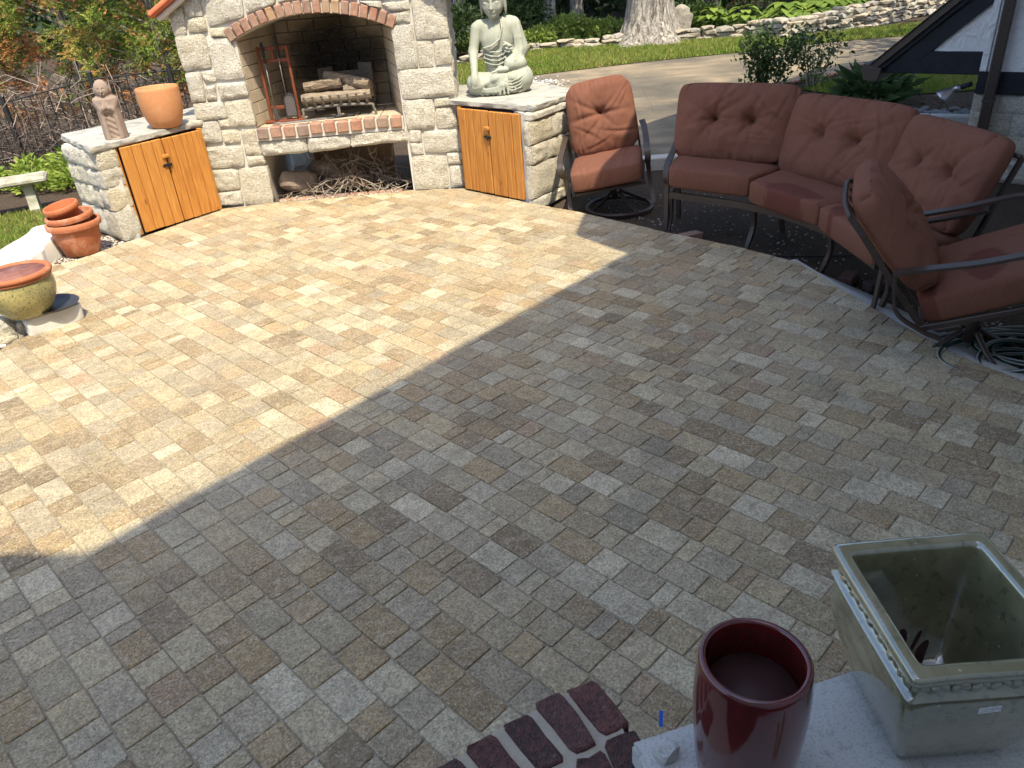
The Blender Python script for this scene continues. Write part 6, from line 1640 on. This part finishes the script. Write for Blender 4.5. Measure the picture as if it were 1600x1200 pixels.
for i, (x, y, r_) in enumerate(((5.9, 21.2, .40), (6.6, 20.9, .38), (7.6, 20.7, .55), (8.5, 21.0, .60), (9.3, 21.4, .6), (10.2, 22.0, .6), (11.2, 22.9, .6), (8.9, 22.2, .6))): hosta(x, y, r_, 'green hosta, ' + hd[i], 400 + i, 30 if i < 2 else 40, .26 if i < 2 else .36)
# fern-like plant left of the hostas
for i, (x, y, lb) in enumerate(((5.3, 21.4, 'fine dark leafy plant beside the leaning slab'), (6.2, 21.9, 'fine leafy plant behind the first hostas'))): leafy_plant(x, y, .5, .6, 260, .2, lb, 430 + i, (.04, .08, .015), (.11, .17, .035), aspect=.3)
# gravel pile behind the counter
vf, cc = scatter(700, lambda r_: np.array((.85 + r_.normal(0, .22), 14.4 + r_.normal(0, .45), 0)) * np.array((1, 1, 0)) + np.array((0, 0, GZ + max(0, .12 * (1 - abs(r_.normal(0, .5)))))), .015, .035, 41, ((.55, .54, .52), (.42, .41, .40), (.62, .60, .56)))
o = mesh('gravel_heap', vf, 'vcol_rough', col=cc); tag(o, 'pale gravel heap on the driveway edge behind the right counter', 'gravel', kind='stuff')
tag(mesh('paving_slab', xf(cbox(-.55, .55, -.16, .16, 0, .03, .01), (1.75, 13.9, GZ), (0, 0, .1)), 'white_concrete'), 'pale strip of concrete beside the gravel heap', 'slab')
# ---------------------------------------------------------------- planting bed behind the sofa
def rose(x, y, r_, h, n, label, seed):
    rd = np.random.default_rng(seed); root = thing('rose_bush', label, 'shrub', (x, y, GZ), 0, 'rose bushes behind the sofa')
    st_ = []; P = []
    for i in range(16):
        a = rd.uniform(0, 6.283); L = rd.uniform(.5, 1); e = np.array((x + r_ * L * math.cos(a), y + r_ * L * math.sin(a), GZ + h * rd.uniform(.6, 1)))
        b = np.array((x + .08 * math.cos(a), y + .08 * math.sin(a), GZ)); md = (b + e) / 2 + np.array((0, 0, .12 * h)) + rd.normal(0, .04, 3)
        sp = np.array(spline([b, md, e], 8)); st_.append(tube(sp, .008, 4, r1=.003))
        for k_ in range(n // 16):
            t_ = rd.uniform(.25, 1); q = sp[int(t_ * (len(sp) - 1))]; P.append(q + rd.normal(0, .085, 3))
    P = np.array(P); m_ = len(P)
    (V, F), C = leaves(P, rd.normal(0, 1, (m_, 3)), .068, mixcol((.025, .055, .012), (.075, .125, .03), rd.random(m_)), .6, .2, rd, .3)
    mesh('stems', join(st_), 'bark', root); mesh('leaves', (V, F), 'leaf', root, col=C)
rose(4.25, 12.1, .55, 1.02, 1500, 'dense dark rose bush behind the left sofa cushion', 51)
rose(5.15, 12.55, .62, .85, 640, 'sparser rose bush right of the dense one behind the sofa', 52)
leafy_plant(5.0, 10.35, .42, .50, 230, .24, 'broad dark-leaved shade plant left of the low roof eave', 53, (.028, .06, .018), (.085, .13, .045), aspect=.36, name='shade_plant')
leafy_plant(5.5, 10.9, .36, .42, 130, .22, 'broad-leaved shade plant partly behind the gutter end', 54, (.028, .06, .018), (.085, .13, .045), aspect=.36, name='shade_plant')
leafy_plant(4.3, 11.2, .25, .16, 90, .07, 'low leafy weed at the foot of the rose bushes', 55, (.04, .08, .02), (.13, .19, .05))
leafy_plant(5.35, 13.0, .22, .12, 110, .07, 'small bright weed at the driveway edge behind the rose bush', 56, (.1, .16, .03), (.2, .28, .06))
be_ = thing('bed_edging', 'line of bricks and stones edging the planting bed along the driveway', 'edging', (4.1, 12.6, GZ))
ep = [(3.35, 10.4), (4.08, 12.55), (5.32, 13.15), (6.63, 13.95), (8.5, 14.5)]
for (p, q) in zip(ep, ep[1:]):
    p, q = np.array(p), np.array(q); L = np.linalg.norm(q - p); d = (q - p) / L
    for j in range(int(L / .21)):
        c_ = p + d * (.1 + j * .21)
        mesh('brick', xf(cbox(-.095, .095, -.045, .045, 0, .045, .006), (c_[0], c_[1], GZ + .001), (0, random.gauss(0, .06), math.atan2(d[1], d[0]) + random.gauss(0, .07))), 'brick', be_)
vf, cc = scatter(900, lambda r_: np.array((r_.uniform(3.4, 6.4), r_.uniform(8.6, 12.2), GZ - .012)), .012, .035, 61, ((.07, .05, .04), (.11, .08, .06), (.16, .12, .09)), .35)
o = mesh('bark_mulch', vf, 'vcol_rough', col=cc); tag(o, 'dark bark mulch in the bed behind the sofa', 'mulch', kind='stuff')
for i, (x, y, s_, lb) in enumerate(((3.95, 11.75, .10, 'whitish stone at the foot of the dense rose bush'), (4.55, 11.65, .085, 'pale stone right of the dense rose bush stems'))):
    tag(mesh('bed_stone', rock((x, y, GZ + .03), (s_, s_ * .8, s_ * .5), i, 2, .2), 'mossy_concrete', smooth=True), lb, 'stone')
rd = random.Random(9); pm = []
for i in range(5): pm.append(mesh('pebble', rock((0, 0, 0), (.062, .048, .028), i * 2.1, 2, .12), 'pebble', smooth=True))
cnt = 0
for row in range(6):
    for j in range(13):
        x = 5.02 + j * .098 + rd.uniform(-.03, .03) + row * .028; y = 9.72 - j * .058 + row * .085 + rd.uniform(-.02, .02); z = GZ + .028 + (.03 if rd.random() < .25 else 0)
        if cnt < 5: ob = pm[cnt]
        else: ob = pm[rd.randrange(5)].copy(); COL.objects.link(ob)
        ob.location = (x, y, z); ob.rotation_euler = (rd.uniform(-.3, .3), rd.uniform(-.3, .3), rd.uniform(0, 6.28)); s_ = rd.uniform(.75, 1.2); ob.scale = (s_, s_, s_)
        tag(ob, 'smooth grey river pebble in the strip between curb and mulch', 'pebble', 'river pebbles beside the house'); cnt += 1
cb = thing('house_curb', 'pale concrete curb in front of the river pebbles', 'curb', (5.3, 9.3, GZ))
d = np.array((.86, -.51)); p0 = np.array((4.75, 9.62))
for j in range(3):
    mesh('segment', frame(cbox(j * .62 + .004, (j + 1) * .62 - .004, -.10, .06, GZ - .02, .015, .014), (p0[0], p0[1], 0), (d[0], d[1], 0), (-d[1], d[0], 0), (0, 0, 1)), 'concrete', cb)
# ================================================================ house
hs_ = thing('house', 'timber and white stucco house with low gable roof and brown downspout at the right', 'house', (4.35, 7.0, GZ))
WT, WN, WO = np.array((-.735, .678, 0)), np.array((-.678, -.735, 0)), np.array((4.35, 7.0, 0))
WP = lambda vf: frame(vf, WO, WT, WN, (0, 0, 1))
def panel(poly, d0, d1):     # poly in (s,z) extruded along the wall normal
    n = len(poly); V = [(s_, d0, z) for s_, z in poly] + [(s_, d1, z) for s_, z in poly]
    return np.array(V, float), [tuple(range(n)), tuple(range(n, 2 * n))[::-1]] + [(i, (i + 1) % n, n + (i + 1) % n, n + i) for i in range(n)]
sl_ = .91
vz = lambda s_: .90 + (.90 - s_) * sl_        # upper edge of the verge
mesh('gable_stucco', WP(panel([(.42, .98), (-.05, .98), (-.05, 1.52), (-.02, 1.48)], -.06, -.012)), 'stucco', hs_)
mesh('tie_beam', WP(cbox(-.02, .82, -.10, .012, .81, 1.0, .006)), 'black_timber', hs_)
mesh('rafter', WP(panel([(.74, vz(.74) - .10), (.84, vz(.84) - .10), (-1.2, vz(-1.2) - .10), (-1.2, vz(-1.2) - .335), (.50, vz(.50) - .335)], -.10, .018)), 'black_timber', hs_)
mesh('verge_moulding', WP(panel([(.86, vz(.86) - .055), (-1.4, vz(-1.4) - .055), (-1.4, vz(-1.4) - .14), (.84, vz(.84) - .14)], -.08, .045)), 'black_timber', hs_)
mesh('verge_board', WP(panel([(.90, vz(.90) - .01), (-1.4, vz(-1.4) - .01), (-1.4, vz(-1.4) - .085), (.88, vz(.88) - .085)], -.06, .075)), 'brown_metal', hs_)
mesh('lower_roof', WP(panel([(.93, vz(.93) + .004), (-1.6, vz(-1.6) + .004), (-1.6, vz(-1.6) - .006), (.93, vz(.93) - .006)], -5.0, .095)), 'shingle', hs_)
mesh('gutter', WP(join([panel([(.80, .86), (.96, .90), (.985, .87), (.95, .755), (.83, .745)], -5.0, .10)])), 'brown_metal', hs_)
mesh('corner_trim', WP(cbox(-.055, .0, -.02, .02, .84, 4.5, .004)), 'stucco', hs_)
mesh('stucco_wall', WP(box(-2.55, -.057, -.3, 0, .84, 4.9)), 'stucco', hs_)
mesh('sill_beam', WP(cbox(-2.55, .0, -.2, .022, .655, .835, .006)), 'black_timber', hs_)
mesh('base_wall', WP(box(-2.55, .01, -.3, -.03, GZ - .05, .65)), 'mortar', hs_)
k_ = 0
for za, zb, off0 in ((GZ, .10, 0), (.11, .30, .16), (.31, .49, .05), (.50, .65, .2)):
    s_ = .01 - off0 * .5; cut = [.01]
    rd = random.Random(int(za * 100) + 7)
    while cut[-1] > -1.5: cut.append(cut[-1] - rd.uniform(.2, .42))
    for a, b in zip(cut, cut[1:]):
        q = [b + .01, zb - .004, a - .01, zb - .004, a - .01, za + .004, b + .01, za + .004]
        mesh('stone', stone_block(q, tuple(WO + WN * -.034), tuple(WT), tuple(WN), .035, .05, 700 + k_, 8, 7), 'limestone', hs_, smooth=True, auto=50); k_ += 1
# fluted downspout
dp = []
ds0 = -.135
dn = mesh('downspout', WP(cbox(ds0 - .042, ds0 + .042, .055, .115, GZ + .02, 4.8, .006)), 'brown_metal', hs_)
for j in range(4): dp.append(cbox(ds0 - .032 + j * .0185, ds0 - .023 + j * .0185, .115, .121, GZ + .05, 4.7, .002))
mesh('flutes', WP(join(dp)), 'brown_metal', dn)
mesh('strap', WP(cbox(ds0 - .047, ds0 + .047, .03, .124, .60, .625, .002)), 'brown_metal', dn)
# spot lamp under the beam
sp2 = thing('spot_lamp', 'silver reflector spot lamp on a bracket under the gable beam', 'lamp', (4.2, 7.05, .7))
bs = WO + WT * .03 + WN * .03 + np.array((0, 0, .74)); hdp = WO + WT * .235 + WN * .06 + np.array((0, 0, .665)); dv = (hdp - bs) / np.linalg.norm(hdp - bs)
mesh('bracket', tube([tuple(bs), tuple(bs + dv * .10)], .022, 10), 'black_timber', sp2, smooth=True)
mesh('socket', tube([tuple(bs + dv * .09), tuple(bs + dv * .15)], .030, 12), 'silver', sp2, smooth=True)
dv2 = (dv + np.array((-.1, -.1, -.55))); dv2 /= np.linalg.norm(dv2); e1 = np.cross(dv2, (0, 0, 1)); e1 /= np.linalg.norm(e1); e2 = np.cross(dv2, e1)
mesh('reflector', frame(lathe([(.022, 0), (.034, .016), (.060, .06), (.078, .10), (.082, .118), (.076, .12), (.04, .11), (.003, .105)], 24), tuple(bs + dv * .145), tuple(e1), tuple(e2), tuple(dv2)), 'silver', sp2, smooth=True)
# main wing behind and beside the stoop: unseen walls, roof plates shaped to shade the patio
mesh('main_wall', prism([(-7, -2.7), (.1, -2.7), (.45, -2.0), (1.25, -.75), (6.35, 5.1), (14, -1), (8, -12), (-7, -12)], GZ - .05, 4.9), 'stucco', hs_)
mesh('upper_wall', prism([(-7, -3.6), (-.6, -3.6), (.9, -2.6), (5, -4), (8, -12), (-7, -12)], 4.9, 7.3), 'stucco', hs_)
def shade_plate(name, shadow, ZR):      # unseen roof plate whose outline is given by the shadow it throws on the ground
    ox, oy = SUN_TO.x * SHIFT * ZR, SUN_TO.y * SHIFT * ZR
    mesh(name, prism([(x + ox, y + oy) for x, y in shadow], ZR, ZR + .16), 'stucco', hs_)  # pale material so the plate bounces fill light into the shade
shade_plate('upper_shade_roof', [(-9, 2.75), (-2.14, 2.41), (-1.78, 2.37), (.99, 5.37), (2.0, 4.9), (9, 3), (9, -8), (-9, -8)], 7.4)
shade_plate('side_shade_roof', [(1.0, 5.36), (.65, 5.92), (.80, 6.5), (1.29, 7.55), (1.95, 10.40), (2.66, 11.08), (6.5, 14.6), (15, 14), (15, 2.5), (1.4, 2.5), (.6, 4.8)], 5.0)  # set lower to deepen the shade over the sofa
